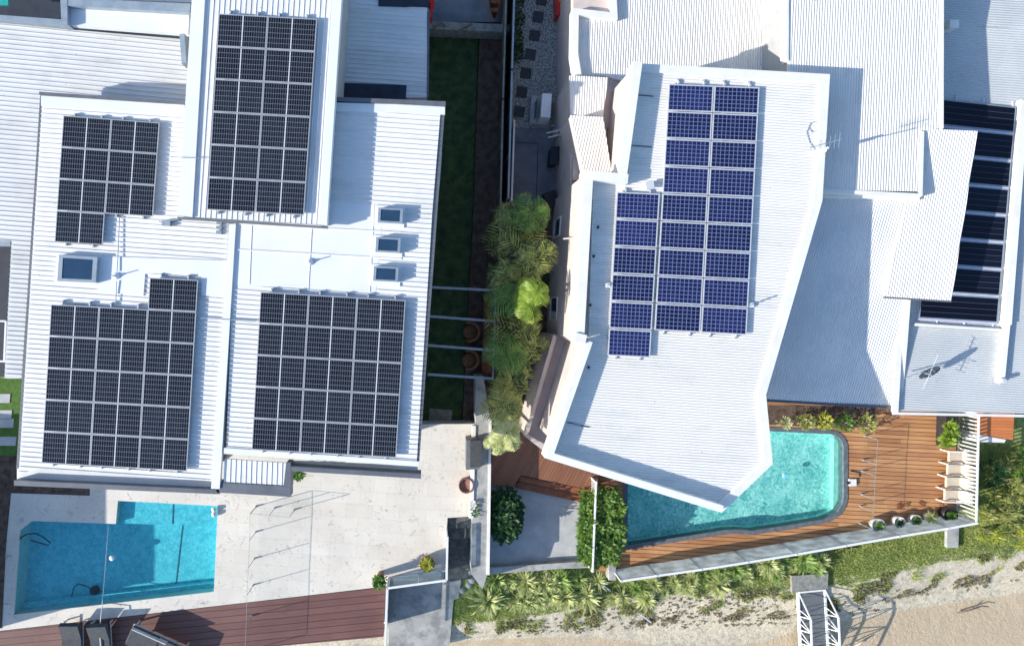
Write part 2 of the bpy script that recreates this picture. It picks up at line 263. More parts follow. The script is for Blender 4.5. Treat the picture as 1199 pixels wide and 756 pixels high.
# ------------------------------------------------------------------ mesh builder
class MB:
    def __init__(s): s.v = []; s.f = []; s.uv = {}
    def vert(s, p): s.v.append(Vector(p)); return len(s.v) - 1
    def face(s, pts, uv=None):
        i = [s.vert(p) for p in pts]; s.f.append(i)
        if uv: s.uv[len(s.f) - 1] = uv
        return s
    def prism(s, pts, z0, z1):
        """pts: list of 2D/3D (xy). z0/z1 number or function(p)"""
        g0 = z0 if callable(z0) else (lambda p: z0); g1 = z1 if callable(z1) else (lambda p: z1)
        pts = [Vector((p[0], p[1], 0)) for p in pts]
        a = sum(pts[i].x * pts[(i + 1) % len(pts)].y - pts[(i + 1) % len(pts)].x * pts[i].y for i in range(len(pts)))
        if a < 0: pts = pts[::-1]
        b = [s.vert((p.x, p.y, g0(p))) for p in pts]; t = [s.vert((p.x, p.y, g1(p))) for p in pts]
        s.f.append(b[::-1]); s.f.append(t); n = len(pts)
        for i in range(n): j = (i + 1) % n; s.f.append([b[i], b[j], t[j], t[i]])
        return s
    def box(s, c, size, rot=0.0, tilt=None):
        x, y, z = size[0] / 2, size[1] / 2, size[2] / 2
        m = Matrix.Rotation(rot, 4, 'Z')
        if tilt is not None: m = m @ tilt
        m = Matrix.Translation(c) @ m
        p = [m @ Vector((a * x, b * y, d * z)) for d in (-1, 1) for a, b in ((-1, -1), (1, -1), (1, 1), (-1, 1))]
        i = [s.vert(q) for q in p]
        for q in ((3, 2, 1, 0), (4, 5, 6, 7), (0, 1, 5, 4), (1, 2, 6, 5), (2, 3, 7, 6), (3, 0, 4, 7)): s.f.append([i[k] for k in q])
        return s
    def bar(s, a, b, w, h=None):
        """rectangular bar from a to b, w wide (horizontal), h high"""
        a = Vector(a); b = Vector(b); h = h or w; d = (b - a).normalized()
        up = Vector((0, 0, 1)) if abs(d.z) < .95 else Vector((1, 0, 0))
        sd = d.cross(up).normalized() * w / 2; u = sd.cross(d).normalized() * h / 2
        i = [s.vert(q) for q in (a - sd - u, a + sd - u, a + sd + u, a - sd + u, b - sd - u, b + sd - u, b + sd + u, b - sd + u)]
        for q in ((0, 1, 2, 3), (7, 6, 5, 4), (0, 4, 5, 1), (1, 5, 6, 2), (2, 6, 7, 3), (3, 7, 4, 0)): s.f.append([i[k] for k in q])
        return s
    def tube(s, pts, r, n=8, r2=None):
        pts = [Vector(p) for p in pts]; rings = []
        for k, p in enumerate(pts):
            d = (pts[min(k + 1, len(pts) - 1)] - pts[max(k - 1, 0)]).normalized()
            up = Vector((0, 0, 1)) if abs(d.z) < .9 else Vector((1, 0, 0))
            a = d.cross(up).normalized(); b = a.cross(d).normalized()
            rr = r if r2 is None else r + (r2 - r) * k / max(1, len(pts) - 1)
            rings.append([s.vert(p + (a * math.cos(t) + b * math.sin(t)) * rr) for t in [2 * math.pi * q / n for q in range(n)]])
        for k in range(len(rings) - 1):
            for q in range(n): s.f.append([rings[k][q], rings[k][(q + 1) % n], rings[k + 1][(q + 1) % n], rings[k + 1][q]])
        s.f.append(rings[0][::-1]); s.f.append(rings[-1]); return s
    def lathe(s, c, prof, n=24):
        c = Vector(c); rings = []
        for r, z in prof: rings.append([s.vert(c + Vector((r * math.cos(t), r * math.sin(t), z))) for t in [2 * math.pi * q / n for q in range(n)]])
        for k in range(len(rings) - 1):
            for q in range(n): s.f.append([rings[k][q], rings[k][(q + 1) % n], rings[k + 1][(q + 1) % n], rings[k + 1][q]])
        s.f.append(rings[0][::-1]); s.f.append(rings[-1]); return s
    def build(s, name, m, parent=None, smooth=False):
        me = bpy.data.meshes.new(name)
        off = parent_world(parent) if parent else Vector((0, 0, 0))
        me.from_pydata([tuple(v - off) for v in s.v], [], s.f)
        if s.uv:
            uvl = me.uv_layers.new(name='UVMap')
            for fi, uv in s.uv.items():
                for li, c in zip(me.polygons[fi].loop_indices, uv): uvl.data[li].uv = c
        me.materials.append(m); me.update()
        if smooth:
            for p in me.polygons: p.use_smooth = True
        o = bpy.data.objects.new(name, me); col.objects.link(o)
        if parent: o.parent = parent
        return o
def parent_world(o):
    t = Vector((0, 0, 0))
    while o: t += Vector(o.location); o = o.parent
    return t
def thing(name, label, cat, loc=(0, 0, 0), group=None):
    o = bpy.data.objects.new(name, None); col.objects.link(o); o.location = loc; o.empty_display_size = .3
    o['label'] = label; o['category'] = cat
    if group: o['group'] = group
    return o
def tag(o, label, cat, group=None):
    o['label'] = label; o['category'] = cat
    if group: o['group'] = group
    return o
def struct(name, mb, m, smooth=False):
    o = mb.build(name, m, smooth=smooth); o['kind'] = 'structure'; return o
def recenter(o):
    """move a top-level mesh's origin to its base"""
    me = o.data; n = len(me.vertices)
    c = Vector((sum(v.co.x for v in me.vertices) / n, sum(v.co.y for v in me.vertices) / n, min(v.co.z for v in me.vertices)))
    for v in me.vertices: v.co -= c
    o.location = c; return o
def dup(root, loc, rz=0.0, sc=None, label=None):
    r = root.copy(); col.objects.link(r); r.location = loc; r.rotation_euler = (0, 0, rz)
    if sc: r.scale = (sc, sc, sc)
    if label: r['label'] = label
    for ch in list(root.children):
        c = ch.copy(); col.objects.link(c); c.parent = r
        for g in ch.children:
            d = g.copy(); col.objects.link(d); d.parent = c
    return r
ORD = ['first', 'second', 'third', 'fourth', 'fifth', 'sixth', 'seventh', 'eighth', 'ninth', 'tenth', 'eleventh', 'twelfth', 'thirteenth', 'fourteenth', 'fifteenth', 'sixteenth', 'seventeenth', 'eighteenth', 'nineteenth', 'twentieth']
# profile sheet: strips across direction ang (ribs run along ang)
def sheet(mb, poly, zf, ang, pitch, prof, under=.12):
    poly = [Vector((p[0], p[1])) for p in poly]
    d = Vector((math.cos(ang), math.sin(ang))); n = Vector((-d.y, d.x))
    S = [p.dot(n) for p in poly]; T = [p.dot(d) for p in poly]
    bps = set(S); k0 = math.floor(min(S) / pitch) - 1; k1 = math.ceil(max(S) / pitch) + 1
    def h(s):
        x = (s / pitch) % 1.0
        for (a, za), (b, zb) in zip(prof, prof[1:]):
            if a <= x <= b: return za + (zb - za) * (x - a) / max(1e-9, b - a)
        return prof[-1][1]
    for k in range(k0, k1):
        for a, _ in prof:
            v = (k + a) * pitch
            if min(S) < v < max(S): bps.add(v)
    bps = sorted(bps); m = len(poly)
    for a, b in zip(bps, bps[1:]):
        if b - a < 1e-5: continue
        mid = (a + b) / 2; cr = []
        for i in range(m):
            j = (i + 1) % m; s0, s1 = S[i], S[j]
            if (s0 <= mid < s1) or (s1 <= mid < s0):
                f = lambda q: T[i] + (T[j] - T[i]) * (q - s0) / (s1 - s0)
                cr.append((f(mid), f(a), f(b)))
        cr.sort()
        for c0, c1 in zip(cr[::2], cr[1::2]):
            pts = []
            for t, s_, e in ((c0[1], a, 1e-6), (c1[1], a, 1e-6), (c1[2], b, -1e-6), (c0[2], b, -1e-6)):
                q = d * t + n * s_; pts.append(Vector((q.x, q.y, zf(q) + h(s_ + e))))
            mb.face(pts)
    mb.prism(poly, lambda p: zf(p) - under, lambda p: zf(p) - .012)
    return mb
RIB = [(0, 0), (.80, 0), (.86, .042), (.94, .042), (1, 0)]
CORR = [(0, 0), (.2, .003), (.45, .021), (.7, .021), (.95, .003), (1, 0)]
RIBL = [(0, 0), (.84, 0), (.88, .02), (.94, .02), (.98, 0), (1, 0)]
def zplane(p0, z0, p1, z1):
    """plane rising from p0 to p1"""
    a = Vector((p0[0], p0[1])); b = Vector((p1[0], p1[1])); dd = (b - a); l2 = dd.length_squared
    return lambda p: z0 + (z1 - z0) * (Vector((p[0], p[1])) - a).dot(dd) / l2
def parapet(mb, line, w, z0, z1):
    """wall strip along an open px-independent world polyline, width w to the left side"""
    pts = [Vector((p[0], p[1])) for p in line]; n = len(pts); off = []
    for i in range(n):
        a = (pts[i] - pts[i - 1]).normalized() if i else None; b = (pts[i + 1] - pts[i]).normalized() if i < n - 1 else None
        a = a or b; b = b or a
        na = Vector((-a.y, a.x)); nb = Vector((-b.y, b.x)); mm = (na + nb).normalized(); off.append(pts[i] + mm * (w / max(.35, mm.dot(na))))
    for i in range(n - 1):
        mb.prism([pts[i], pts[i + 1], off[i + 1], off[i]], z0, z1)
    return mb
AL = math.radians(-4.0)     # direction of the left house
# ------------------------------------------------------------------ GROUND
crest = [(-900, 742), (400, 742), (540, 728), (640, 716), (760, 694), (930, 686), (1010, 678), (1100, 655), (1199, 640), (2200, 600)]
crestw = [P(u, v, -.2) for u, v in crest]
tide = [P(u, v, -1.5) for u, v in [(-900, 760), (540, 743), (600, 741), (660, 744), (720, 752), (800, 765), (900, 758), (960, 737), (1050, 722), (1199, 700), (2200, 600)]]
def line_y(ln, x):
    for a, b in zip(ln, ln[1:]):
        if a.x <= x <= b.x: return a.y + (b.y - a.y) * (x - a.x) / (b.x - a.x)
    return ln[0].y if x < 0 else ln[-1].y
def crest_y(x):
    for a, b in zip(crestw, crestw[1:]):
        if a.x <= x <= b.x: return a.y + (b.y - a.y) * (x - a.x) / (b.x - a.x)
    return crestw[0].y if x < 0 else crestw[-1].y
def sunk(x, y):
    u = UC + x * F / 32.5; v = VC - y * F / 32.5
    return (-10 < u < 275 and 570 < v < 735) or (722 < u < 1005 and 490 < v < 640)
def gz(x, y):
    if sunk(x, y): return -2.4
    d = crest_y(x) - y
    if y > crestw[0].y + 30: return -.30
    if d < 0: return -.30 + .03 * noise.noise(Vector((x, y, 0)))
    t = min(1, d / 3.2); z = -.30 - 1.75 * (t * t * (3 - 2 * t)) - max(0, d - 3.2) * .02
    z += .13 * (1 - abs(2 * t - 1)) * noise.noise(Vector((x * 1.3, y * 1.3, 3))) + .05 * min(1, d) * noise.noise(Vector((x * 3, y * 3, 9)))
    return z
def ground():
    mb = MB(); xs = [-260, -120, -60] + [-24 + .3 * i for i in range(190)] + [60, 120, 260]
    ys = [-260, -120, -60, -30] + [-19 + .3 * i for i in range(40)] + [-6.5 + 3 * i for i in range(10)] + [60, 120, 260]
    idx = [[mb.vert((x, y, gz(x, y))) for x in xs] for y in ys]
    for j in range(len(ys) - 1):
        for i in range(len(xs) - 1): mb.f.append([idx[j][i], idx[j][i + 1], idx[j + 1][i + 1], idx[j + 1][i]])
    wetv = [min(1, max(-1, (line_y(tide, v.x) - v.y))) for v in mb.v]; turfv = [min(1, max(-1, v.y - crest_y(v.x))) for v in mb.v]
    m, nt, b = newmat('sand_and_turf')
    geo = N(nt, 'ShaderNodeNewGeometry'); sp = N(nt, 'ShaderNodeSeparateXYZ'); L(nt, geo.outputs['Position'], sp.inputs[0])
    n1 = N(nt, 'ShaderNodeTexNoise', Scale=1.3, Detail=9, Roughness=.7); L(nt, geo.outputs['Position'], n1.inputs['Vector'])
    # dry sand, damp firm sand, turf
    n2 = N(nt, 'ShaderNodeTexNoise', Scale=4.5, Detail=8, Roughness=.75); L(nt, geo.outputs['Position'], n2.inputs['Vector'])
    rs = N(nt, 'ShaderNodeValToRGB'); rs.color_ramp.elements[0].position = .36; rs.color_ramp.elements[0].color = (.40, .34, .25, 1)
    rs.color_ramp.elements[1].position = .62; rs.color_ramp.elements[1].color = (.68, .61, .48, 1); e = rs.color_ramp.elements.new(.47); e.color = (.56, .50, .385, 1)
    L(nt, n2.outputs['Fac'], rs.inputs['Fac'])
    at = N(nt, 'ShaderNodeAttribute', attribute_name='wet'); zs = N(nt, 'ShaderNodeMath', operation='MULTIPLY_ADD'); L(nt, n1.outputs['Fac'], zs.inputs[0]); zs.inputs[1].default_value = .35; L(nt, at.outputs['Fac'], zs.inputs[2])
    mr = N(nt, 'ShaderNodeMapRange'); mr.inputs[1].default_value = .14; mr.inputs[2].default_value = .22; mr.inputs[3].default_value = 0; mr.inputs[4].default_value = 1; L(nt, zs.outputs[0], mr.inputs[0])
    wet = N(nt, 'ShaderNodeTexNoise', Scale=.6, Detail=4); L(nt, geo.outputs['Position'], wet.inputs['Vector'])
    wr = N(nt, 'ShaderNodeValToRGB'); wr.color_ramp.elements[0].color = (.50, .40, .27, 1); wr.color_ramp.elements[1].color = (.58, .47, .33, 1); L(nt, wet.outputs['Fac'], wr.inputs['Fac'])
    mx = N(nt, 'ShaderNodeMixRGB'); L(nt, mr.outputs[0], mx.inputs[0]); L(nt, rs.outputs[0], mx.inputs[1]); L(nt, wr.outputs[0], mx.inputs[2])
    # turf above the crest
    at2 = N(nt, 'ShaderNodeAttribute', attribute_name='turf'); zt = N(nt, 'ShaderNodeMath', operation='MULTIPLY_ADD'); L(nt, n1.outputs['Fac'], zt.inputs[0]); zt.inputs[1].default_value = 1.0; L(nt, at2.outputs['Fac'], zt.inputs[2])
    mt = N(nt, 'ShaderNodeMapRange'); mt.inputs[1].default_value = .45; mt.inputs[2].default_value = .75; L(nt, zt.outputs[0], mt.inputs[0])
    tr = N(nt, 'ShaderNodeValToRGB'); tr.color_ramp.elements[0].position = .4; tr.color_ramp.elements[0].color = (.17, .23, .055, 1); tr.color_ramp.elements[1].position = .66; tr.color_ramp.elements[1].color = (.42, .44, .16, 1); L(nt, n2.outputs['Fac'], tr.inputs['Fac'])
    m2 = N(nt, 'ShaderNodeMixRGB'); L(nt, mt.outputs[0], m2.inputs[0]); L(nt, mx.outputs[0], m2.inputs[1]); L(nt, tr.outputs[0], m2.inputs[2])
    L(nt, m2.outputs[0], b.inputs['Base Color']); b.inputs['Roughness'].default_value = .95
    bp = N(nt, 'ShaderNodeBump', Strength=.7, Distance=.15); L(nt, n2.outputs['Fac'], bp.inputs['Height']); L(nt, bp.outputs[0], b.inputs['Normal'])
    o = struct('ground', mb, m, smooth=True)
    for nm, vals in (('wet', wetv), ('turf', turfv)):
        at_ = o.data.attributes.new(nm, 'FLOAT', 'POINT'); at_.data.foreach_set('value', vals)
ground()
def slab(name, px, z, m, z0=None, hole=None):
    mb = MB()
    if hole:   # outer polygon with a hole: keyhole cut, top only + skirt
        o = PL(px, z); h = PL(hole, z)
        bm_fill(mb, o, h, z, z0 if z0 is not None else z - .3)
    else: mb.prism(PL(px, z), z0 if z0 is not None else z - .3, z)
    return struct(name, mb, m)
def bm_fill(mb, o, h, z, z0):
    import bmesh
    from mathutils.geometry import tessellate_polygon
    tri = tessellate_polygon([[Vector((p.x, p.y, 0)) for p in o], [Vector((p.x, p.y, 0)) for p in h]])
    allp = list(o) + list(h)
    for t in tri:
        a, b, c = [Vector((allp[i].x, allp[i].y, z)) for i in t]
        if (b - a).cross(c - a).z < 0: b, c = c, b
        mb.face([a, b, c])
    for ring in (o, h):
        n = len(ring)
        for i in range(n):
            a, b = ring[i], ring[(i + 1) % n]
            mb.face([(a.x, a.y, z0), (b.x, b.y, z0), (b.x, b.y, z), (a.x, a.y, z)])
ZP = 1.0
poolA = [(37, 609.5), (135.5, 613), (138, 586), (255, 592), (250.4, 692.3), (16, 719.3), (23, 621)]
# left patio, deck, lawn
patioA = [(-60, 745), (0, 738), (452, 686), (520, 678), (524, 606), (555, 604), (556, 496), (-60, 500)]
slab('patio', patioA, ZP, M['trav'], -.6, hole=poolA)
slab('timber_deck', [(-60, 745.6), (0, 738.6), (452, 686.6), (449, 745), (-60, 790)], ZP, M['deckB'], -.6)
slab('passage_shade_sheet', [(-60, 530), (24, 530), (20, 562), (105, 567), (105, 580), (13, 577), (7, 640), (-1, 737), (-60, 744)], ZP + .004, M['soil'], ZP - .1)  # dark soil-coloured sheet over the patio, standing in for shade
mb = MB(); mb.prism(PL([(-80, 443), (26, 443), (20, 533), (-80, 533)], ZP + .03), ZP - .1, ZP + .03)
struct('lawn', mb, M['lawn'])
for i, (v, r) in enumerate(((447, 7), (461, 12), (480, 14), (490, 16), (511, 19))):
    if i == 0: continue
    mb = MB(); mb.prism(PL([(-40, v), (r, v), (r - 1, v + 10.5), (-40, v + 10.5)], ZP + .06), ZP, ZP + .06)
    o = recenter(mb.build('stepping_slab', M['concpad'])); tag(o, 'grey rectangular slab set in the green lawn strip at far left, %s from top' % ORD[i - 1], 'paver', 'slabs crossing the left lawn strip')
# dark bed beside patio bottom-left of frame edge
slab('garden_bed', [(-120, 533), (12, 533), (2, 735), (-120, 752)], ZP + .02, M['soil'], .5)
def upface(pts):
    n = len(pts); a = sum(pts[i][0] * pts[(i + 1) % n][1] - pts[(i + 1) % n][0] * pts[i][1] for i in range(n))
    return pts if a > 0 else pts[::-1]
# pool A
def basin(name, px, zt, zb, m, shelf=None):
    mb = MB(); pts = PL(px, zt); n = len(pts)
    a = sum(pts[i].x * pts[(i + 1) % n].y - pts[(i + 1) % n].x * pts[i].y for i in range(n))
    if a < 0: pts = pts[::-1]
    mb.face([(p.x, p.y, zb) for p in pts])
    for i in range(n):
        p, q = pts[i], pts[(i + 1) % n]
        mb.face([(p.x, p.y, zb), (p.x, p.y, zt), (q.x, q.y, zt), (q.x, q.y, zb)])
    return mb
tA = thing('swimming_pool', 'rectangular turquoise pool with a stepped corner in the pale stone patio', 'pool', P(130, 650, ZP - 1.5))
basin('basin', poolA, ZP - .004, ZP - .85, M['poolA']).build('basin', M['poolA'], tA)
mb = MB(); mb.prism(PL([(138.3, 586.3), (254.5, 592), (253.7, 616), (137.2, 612.5)], ZP - .3), ZP - .84, ZP - .32); mb.build('entry_step', M['poolA'], tA)
mb = MB(); mb.prism(PL([(18, 716), (250, 690), (250.3, 684), (18.5, 709)], ZP - .3), ZP - .84, ZP - .55); mb.build('bench', M['poolA'], tA)
mb = MB()
for a, b in (((203, 590), (202, 613)), ((214, 615), (206, 683))): mb.bar(P(*a, ZP - .31) if a[1] < 600 else P(*a, ZP - .84), P(*b, ZP - .31) if a[1] < 600 else P(*b, ZP - .84), .05, .012)
mb.build('lane_marking', M['coping'], tA)
mb = MB(); mb.face(upface([(p.x, p.y, ZP - .08) for p in PL(poolA, ZP - .0)])); mb.build('water', M['wA'], tA)
# hose, cleaner, floats
mb = MB(); pts = [(22, 632), (26, 628), (32, 625), (42, 624), (50, 628), (59, 635), (56, 638), (46, 635), (36, 632)]
mb.tube([P(u, v, ZP - .07) for u, v in pts], .03, 6); tag(recenter(mb.build('cleaner_hose', M['black'], smooth=True)), 'dark looped cleaner hose floating at the left end of the pool', 'hose')
mb = MB(); mb.tube([P(u, v, ZP - .07) for u, v in ((127, 614), (125, 640), (122, 680), (120, 701))] + [P(120, 706, ZP + .05), P(118, 722, ZP + .50), P(117, 740, ZP + .52), P(119, 775, ZP + .5)], .022, 6)
tag(recenter(mb.build('pool_hose', M['wfence'], smooth=True)), 'thin white hose stretched across the pool and over the lounger', 'hose')
t = thing('pool_cleaner', 'small pool cleaner lying on the pool bottom beside the white hose', 'pool cleaner', P(112, 690, ZP - .82))
mb = MB(); mb.lathe(P(112, 690, ZP - .82), [(.16, 0), (.22, .05), (.2, .16), (.1, .24)], 14); mb.build('body', M['black'], t)
mb = MB(); mb.tube([P(u, v, ZP - .6) for u, v in ((110, 692), (102, 686), (92, 683), (86, 688), (84, 698))], .025, 6); mb.build('hose', M['black'], t, True)
mb = MB(); mb.lathe(P(131.5, 652.5, ZP - .12), [(.10, 0), (.13, .05), (.09, .1)], 16); tag(recenter(mb.build('chlorine_float', M['wfence'], smooth=True)), 'small white chlorine float on the pool water', 'pool float')
for i, (u, v) in enumerate(((251.5, 595.5), (251.5, 601))):
    t = thing('pool_ball', ['upper', 'lower'][i] + ' of two white skimmer balls at the corner of the pool', 'ball', P(u, v, ZP), 'white balls at the pool corner')
    mb = MB(); mb.lathe(P(u, v, ZP), [(.03, 0), (.10, .05), (.12, .12), (.08, .2), (.01, .23)], 14); mb.build('shell', M['parapet'], t, True)
mb = MB(); mb.lathe(P(25, 608.5, ZP + .002), [(.11, 0), (.11, .015)], 18); tag(recenter(mb.build('skimmer_lid', M['concpad'])), 'round skimmer lid in the patio at the pool corner', 'lid')

# ------------------------------------------------------------------ right side levels
slab('concrete_pad', [(574, 566), (700, 566), (700, 664), (574, 668)], 0.0, M['concpad'], -.8)
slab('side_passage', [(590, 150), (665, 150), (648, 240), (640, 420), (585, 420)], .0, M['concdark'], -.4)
slab('pebble_path', [(599, -60), (690, -60), (670, 152), (592, 152)], -.01, M['pebble'], -.4)
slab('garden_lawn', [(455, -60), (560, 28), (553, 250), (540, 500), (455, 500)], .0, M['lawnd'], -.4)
slab('garden_strip', [(562, 28), (592, 28), (585, 500), (541, 500), (554, 250)], .012, M['soil'], -.4)
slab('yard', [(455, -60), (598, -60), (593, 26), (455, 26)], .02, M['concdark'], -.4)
slab('palm_bed', [(585.5, 240), (662, 240), (655, 400), (620, 520), (570, 560), (572, 490), (575, 420)], .06, M['soil'], -.4)
mb = MB(); mb.bar(P(604, 167, .006), P(630, 168, .006), .03, .01); mb.bar(P(630, 168, .006), P(628, 232, .006), .03, .01); mb.bar(P(628, 232, .006), P(600, 231, .006), .03, .01)
struct('passage_joint', mb, M['black'])
poolB = [(735, 540), (900, 504.6), (972, 508)] + [(972 + 16 * math.sin(math.radians(a)), 524 - 16 * math.cos(math.radians(a))) for a in (20, 45, 70, 90)] + [(988, 582)] + [(964 + 24 * math.cos(math.radians(a)), 582 + 24 * math.sin(math.radians(a))) for a in (20, 45, 70)] + [(962, 608), (914, 616), (893, 619), (880, 621), (868, 619.5), (850, 620), (735, 638)]
def offset_poly(pts, d):
    n = len(pts); out = []
    for i in range(n):
        a = Vector(pts[i]) - Vector(pts[i - 1]); b = Vector(pts[(i + 1) % n]) - Vector(pts[i])
        a = Vector((a[0], a[1])).normalized(); b = Vector((b[0], b[1])).normalized()
        m = (Vector((a.y, -a.x)) + Vector((b.y, -b.x))).normalized(); c = max(.5, m.dot(Vector((a.y, -a.x))))
        out.append((pts[i][0] + m.x * d / c, pts[i][1] + m.y * d / c))
    return out
poolBo = offset_poly(poolB, 5)
deckR = [(700, 668), (692, 480), (760, 400), (1122, 400), (1118, 602), (718, 668)]
slab('pool_deck', deckR, .0, M['deckR'], -1.2, hole=poolBo)
mb = MB(); bm_fill(mb, PL(poolBo, .03), PL(poolB, .03), .03, -.4); struct('pool_coping', mb, M['coping'])
tB = thing('swimming_pool', 'blue green rippled pool with rounded corners in the orange timber deck', 'pool', P(860, 570, -1.6))
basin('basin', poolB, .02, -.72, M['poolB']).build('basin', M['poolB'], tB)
mb = MB(); mb.prism(PL([(983, 516), (986.5, 524), (986.5, 582), (980, 597), (977, 600), (978, 513)], -.3), -.71, -.40); mb.build('ledge', mat_noise('sandy_pool_ledge', (.30, .60, .52), (.48, .72, .62), 5, .7), tB)
mb = MB(); mb.face(upface([(p.x, p.y, -.09) for p in PL(poolB, 0)])); mb.build('water', M['wB'], tB)
mb = MB(); mb.lathe(P(918, 556, -.14), [(.08, 0), (.12, .05), (.08, .1)], 14); tag(recenter(mb.build('chlorine_float', mat_noise('light_blue_plastic', (.2, .6, .8), (.25, .65, .85), 3, .5)), ), 'small light blue float on the rippled pool by the deck', 'pool float')
# brown deck by hedge with steps
tD = thing('stepped_deck', 'red brown timber deck with two steps beside the concrete pad', 'deck', P(630, 550, 0))
mb = MB(); mb.prism(PL([(575, 548), (578, 520), (612, 505), (700, 530), (700, 570), (690, 573), (610, 556), (600, 572), (574, 566)], .5), -.3, .5); mb.build('platform', M['deckM'], tD)
mb = MB(); mb.prism(PL([(610, 557), (692, 574), (691, 581), (607, 563)], .33), -.2, .33); mb.prism(PL([(607, 563.3), (691, 581.3), (690, 590), (604, 571)], .17), -.2, .17); mb.build('step', M['timber'], tD)

# ------------------------------------------------------------------ LEFT HOUSE
ZL = 6.6
tL = thing('house', 'white flat-roofed house at left under dark solar arrays with raised narrow roof', 'house', P(270, 330, 0))
def part(mb, name, m, par, smooth=False):
    if name in ('flashing', 'gutter', 'edge_flashing', 'roof_opening', 'fascia', 'eave', 'skylight_tray', 'barge_flashing', 'awning_gutter'):
        # every separate length is a part of its own
        use = {}
        def find(a):
            while use.get(a, a) != a: a = use[a]
            return a
        for f in mb.f:
            for k in f[1:]: use[find(k)] = find(f[0])
        grp = {}
        for f in mb.f: grp.setdefault(find(f[0]), []).append(f)
        for g in grp.values():
            q = MB()
            for f in g: q.face([mb.v[k] for k in f])
            q.build(name, m, par, smooth)
        return None
    return mb.build(name, m, par, smooth)
Lmain = [(50, 110), (250, 123), (521, 122), (490, 543), (262, 533), (258, 565), (22, 548)]
LW = PL([(52, 116), (520, 127), (489, 535), (262, 530), (256, 545), (26, 540)], ZL)
mb = MB(); mb.prism(LW, -.3, ZL - .75); part(mb, 'wall', M['wallL'], tL)
# ribbed sheets of main roof
zl = lambda p: ZL
def roofpart(name, px, z, ang, pitch, prof, m, par, under=.1, zf=None):
    mb = MB(); zf = zf or (lambda p, z=z: z); sheet(mb, [(p.x, p.y) for p in PL(px, z)], zf, ang, pitch, prof, under); return mb.build(name, m, par)
roofpart('roof', [(49, 121), (240, 130), (240, 240), (269, 240), (248, 563), (50, 548), (22, 554)], ZL, AL, .18, RIB, M['white'], tL)
roofpart('roof', [(370, 122), (516, 128), (506, 250), (488, 540), (265, 524), (272, 334), (440, 343), (448, 240), (360, 235)], ZL, AL, .18, RIB, M['white'], tL)
mb = MB(); mb.prism(PL([(275, 240), (340, 240), (358, 234), (449, 240), (440, 343), (273, 334)], ZL), ZL - .11, ZL + .006)
for u0, v0, u1, v1 in ((276, 292, 470, 303), (278, 262, 470, 272)):
    mb.bar(P(u0, v0, ZL + .015), P(u1, v1, ZL + .015), .035, .04)
for u0, v0, u1, v1 in ((295, 262, 292, 333), (365, 268, 361, 340), (438, 240, 433, 342)):
    mb.bar(P(u0, v0, ZL + .012), P(u1, v1, ZL + .012), .02, .02)
part(mb, 'flat_roof_sheet', M['flash'], tL)
mb = MB(); mb.prism(PL([(67, 296), (119, 298), (118, 333), (64, 331)], ZL + .04), ZL - .01, ZL + .047)
mb.prism(PL([(117, 300), (266, 305), (263, 347), (236, 346), (236, 321), (170, 320), (168, 346), (115, 342)], ZL + .04), ZL - .01, ZL + .046); part(mb, 'flat_roof_sheet', M['flash'], tL)
# bands around skylights (flat trays)
mb = MB()
for v in (240, 275, 309): mb.prism(PL([(440 - (v - 240) * .07, v), (475 - (v - 240) * .07, v + 2), (473 - (v - 240) * .07, v + 27), (438 - (v - 240) * .07, v + 25)], ZL + .04), ZL, ZL + .047)
part(mb, 'skylight_tray', M['flash'], tL)
# step flashing between halves
mb = MB(); mb.prism(PL([(268, 262), (276, 262), (257, 572), (247, 572)], ZL + .1), ZL - .1, ZL + .09)
mb.prism(PL([(48, 112), (216, 123), (216, 134), (48, 124)], ZL + .06), ZL - .1, ZL + .06); mb.prism(PL([(390, 120), (521, 124), (521, 134), (390, 130)], ZL + .06), ZL - .1, ZL + .06)
mb.prism(PL([(262, 524), (490, 540), (490, 546), (262, 531)], ZL + .06), ZL - .1, ZL + .06)
mb.bar(P(30, 376, ZL + .07), P(30, 376.1, ZL + .07), .01, .01)
part(mb, 'flashing', M['flash'], tL)
mb = MB(); mb.bar(P(232, 372, ZL + .10), P(300, 376, ZL + .10), .03, .02); part(mb, 'conduit', M['alug'], tL)
# parapets / gutters dark
mb = MB()
mb.prism(PL([(46, 107.5), (217, 119.5), (217, 122.5), (46, 111)], ZL + .1), ZL - .25, ZL + .12)
mb.prism(PL([(390, 114), (400, 114), (522, 119), (521.5, 125), (400, 118.5), (390, 118.5)], ZL + .1), ZL - .25, ZL + .12)
mb.prism(PL([(47, 111), (50, 111), (22, 548), (19, 548)], ZL + .0), ZL - .25, ZL - .0)  # left-edge gutter, its dark strip stands in for the shade line
mb.prism(PL([(521, 126), (518, 126), (488, 540), (491, 540)], ZL + .0), ZL - .2, ZL - .02)
part(mb, 'gutter', M['gutter'], tL)
# lower eave: sloping blue-grey box gutter band along the front
mb = MB()
mb.prism(PL([(20, 546), (40, 540), (248, 558), (258, 566), (258, 574), (20, 562)], ZL - .3), ZL - .5, ZL - .29)
mb.prism(PL([(340, 540), (489, 546), (489, 553), (340, 545)], ZL - .5), ZL - .7, ZL - .48)
part(mb, 'eave', M['bluegrey'], tL)
mb = MB()
mb.prism(PL([(19, 561), (258, 572), (258, 577), (19, 567)], ZL - .1), ZL - .6, ZL + .04)
mb.prism(PL([(338, 544.5), (493, 553.5), (493, 559), (338, 550)], ZL - .1), ZL - .6, ZL + .04)
part(mb, 'fascia', M['gutter'], tL)
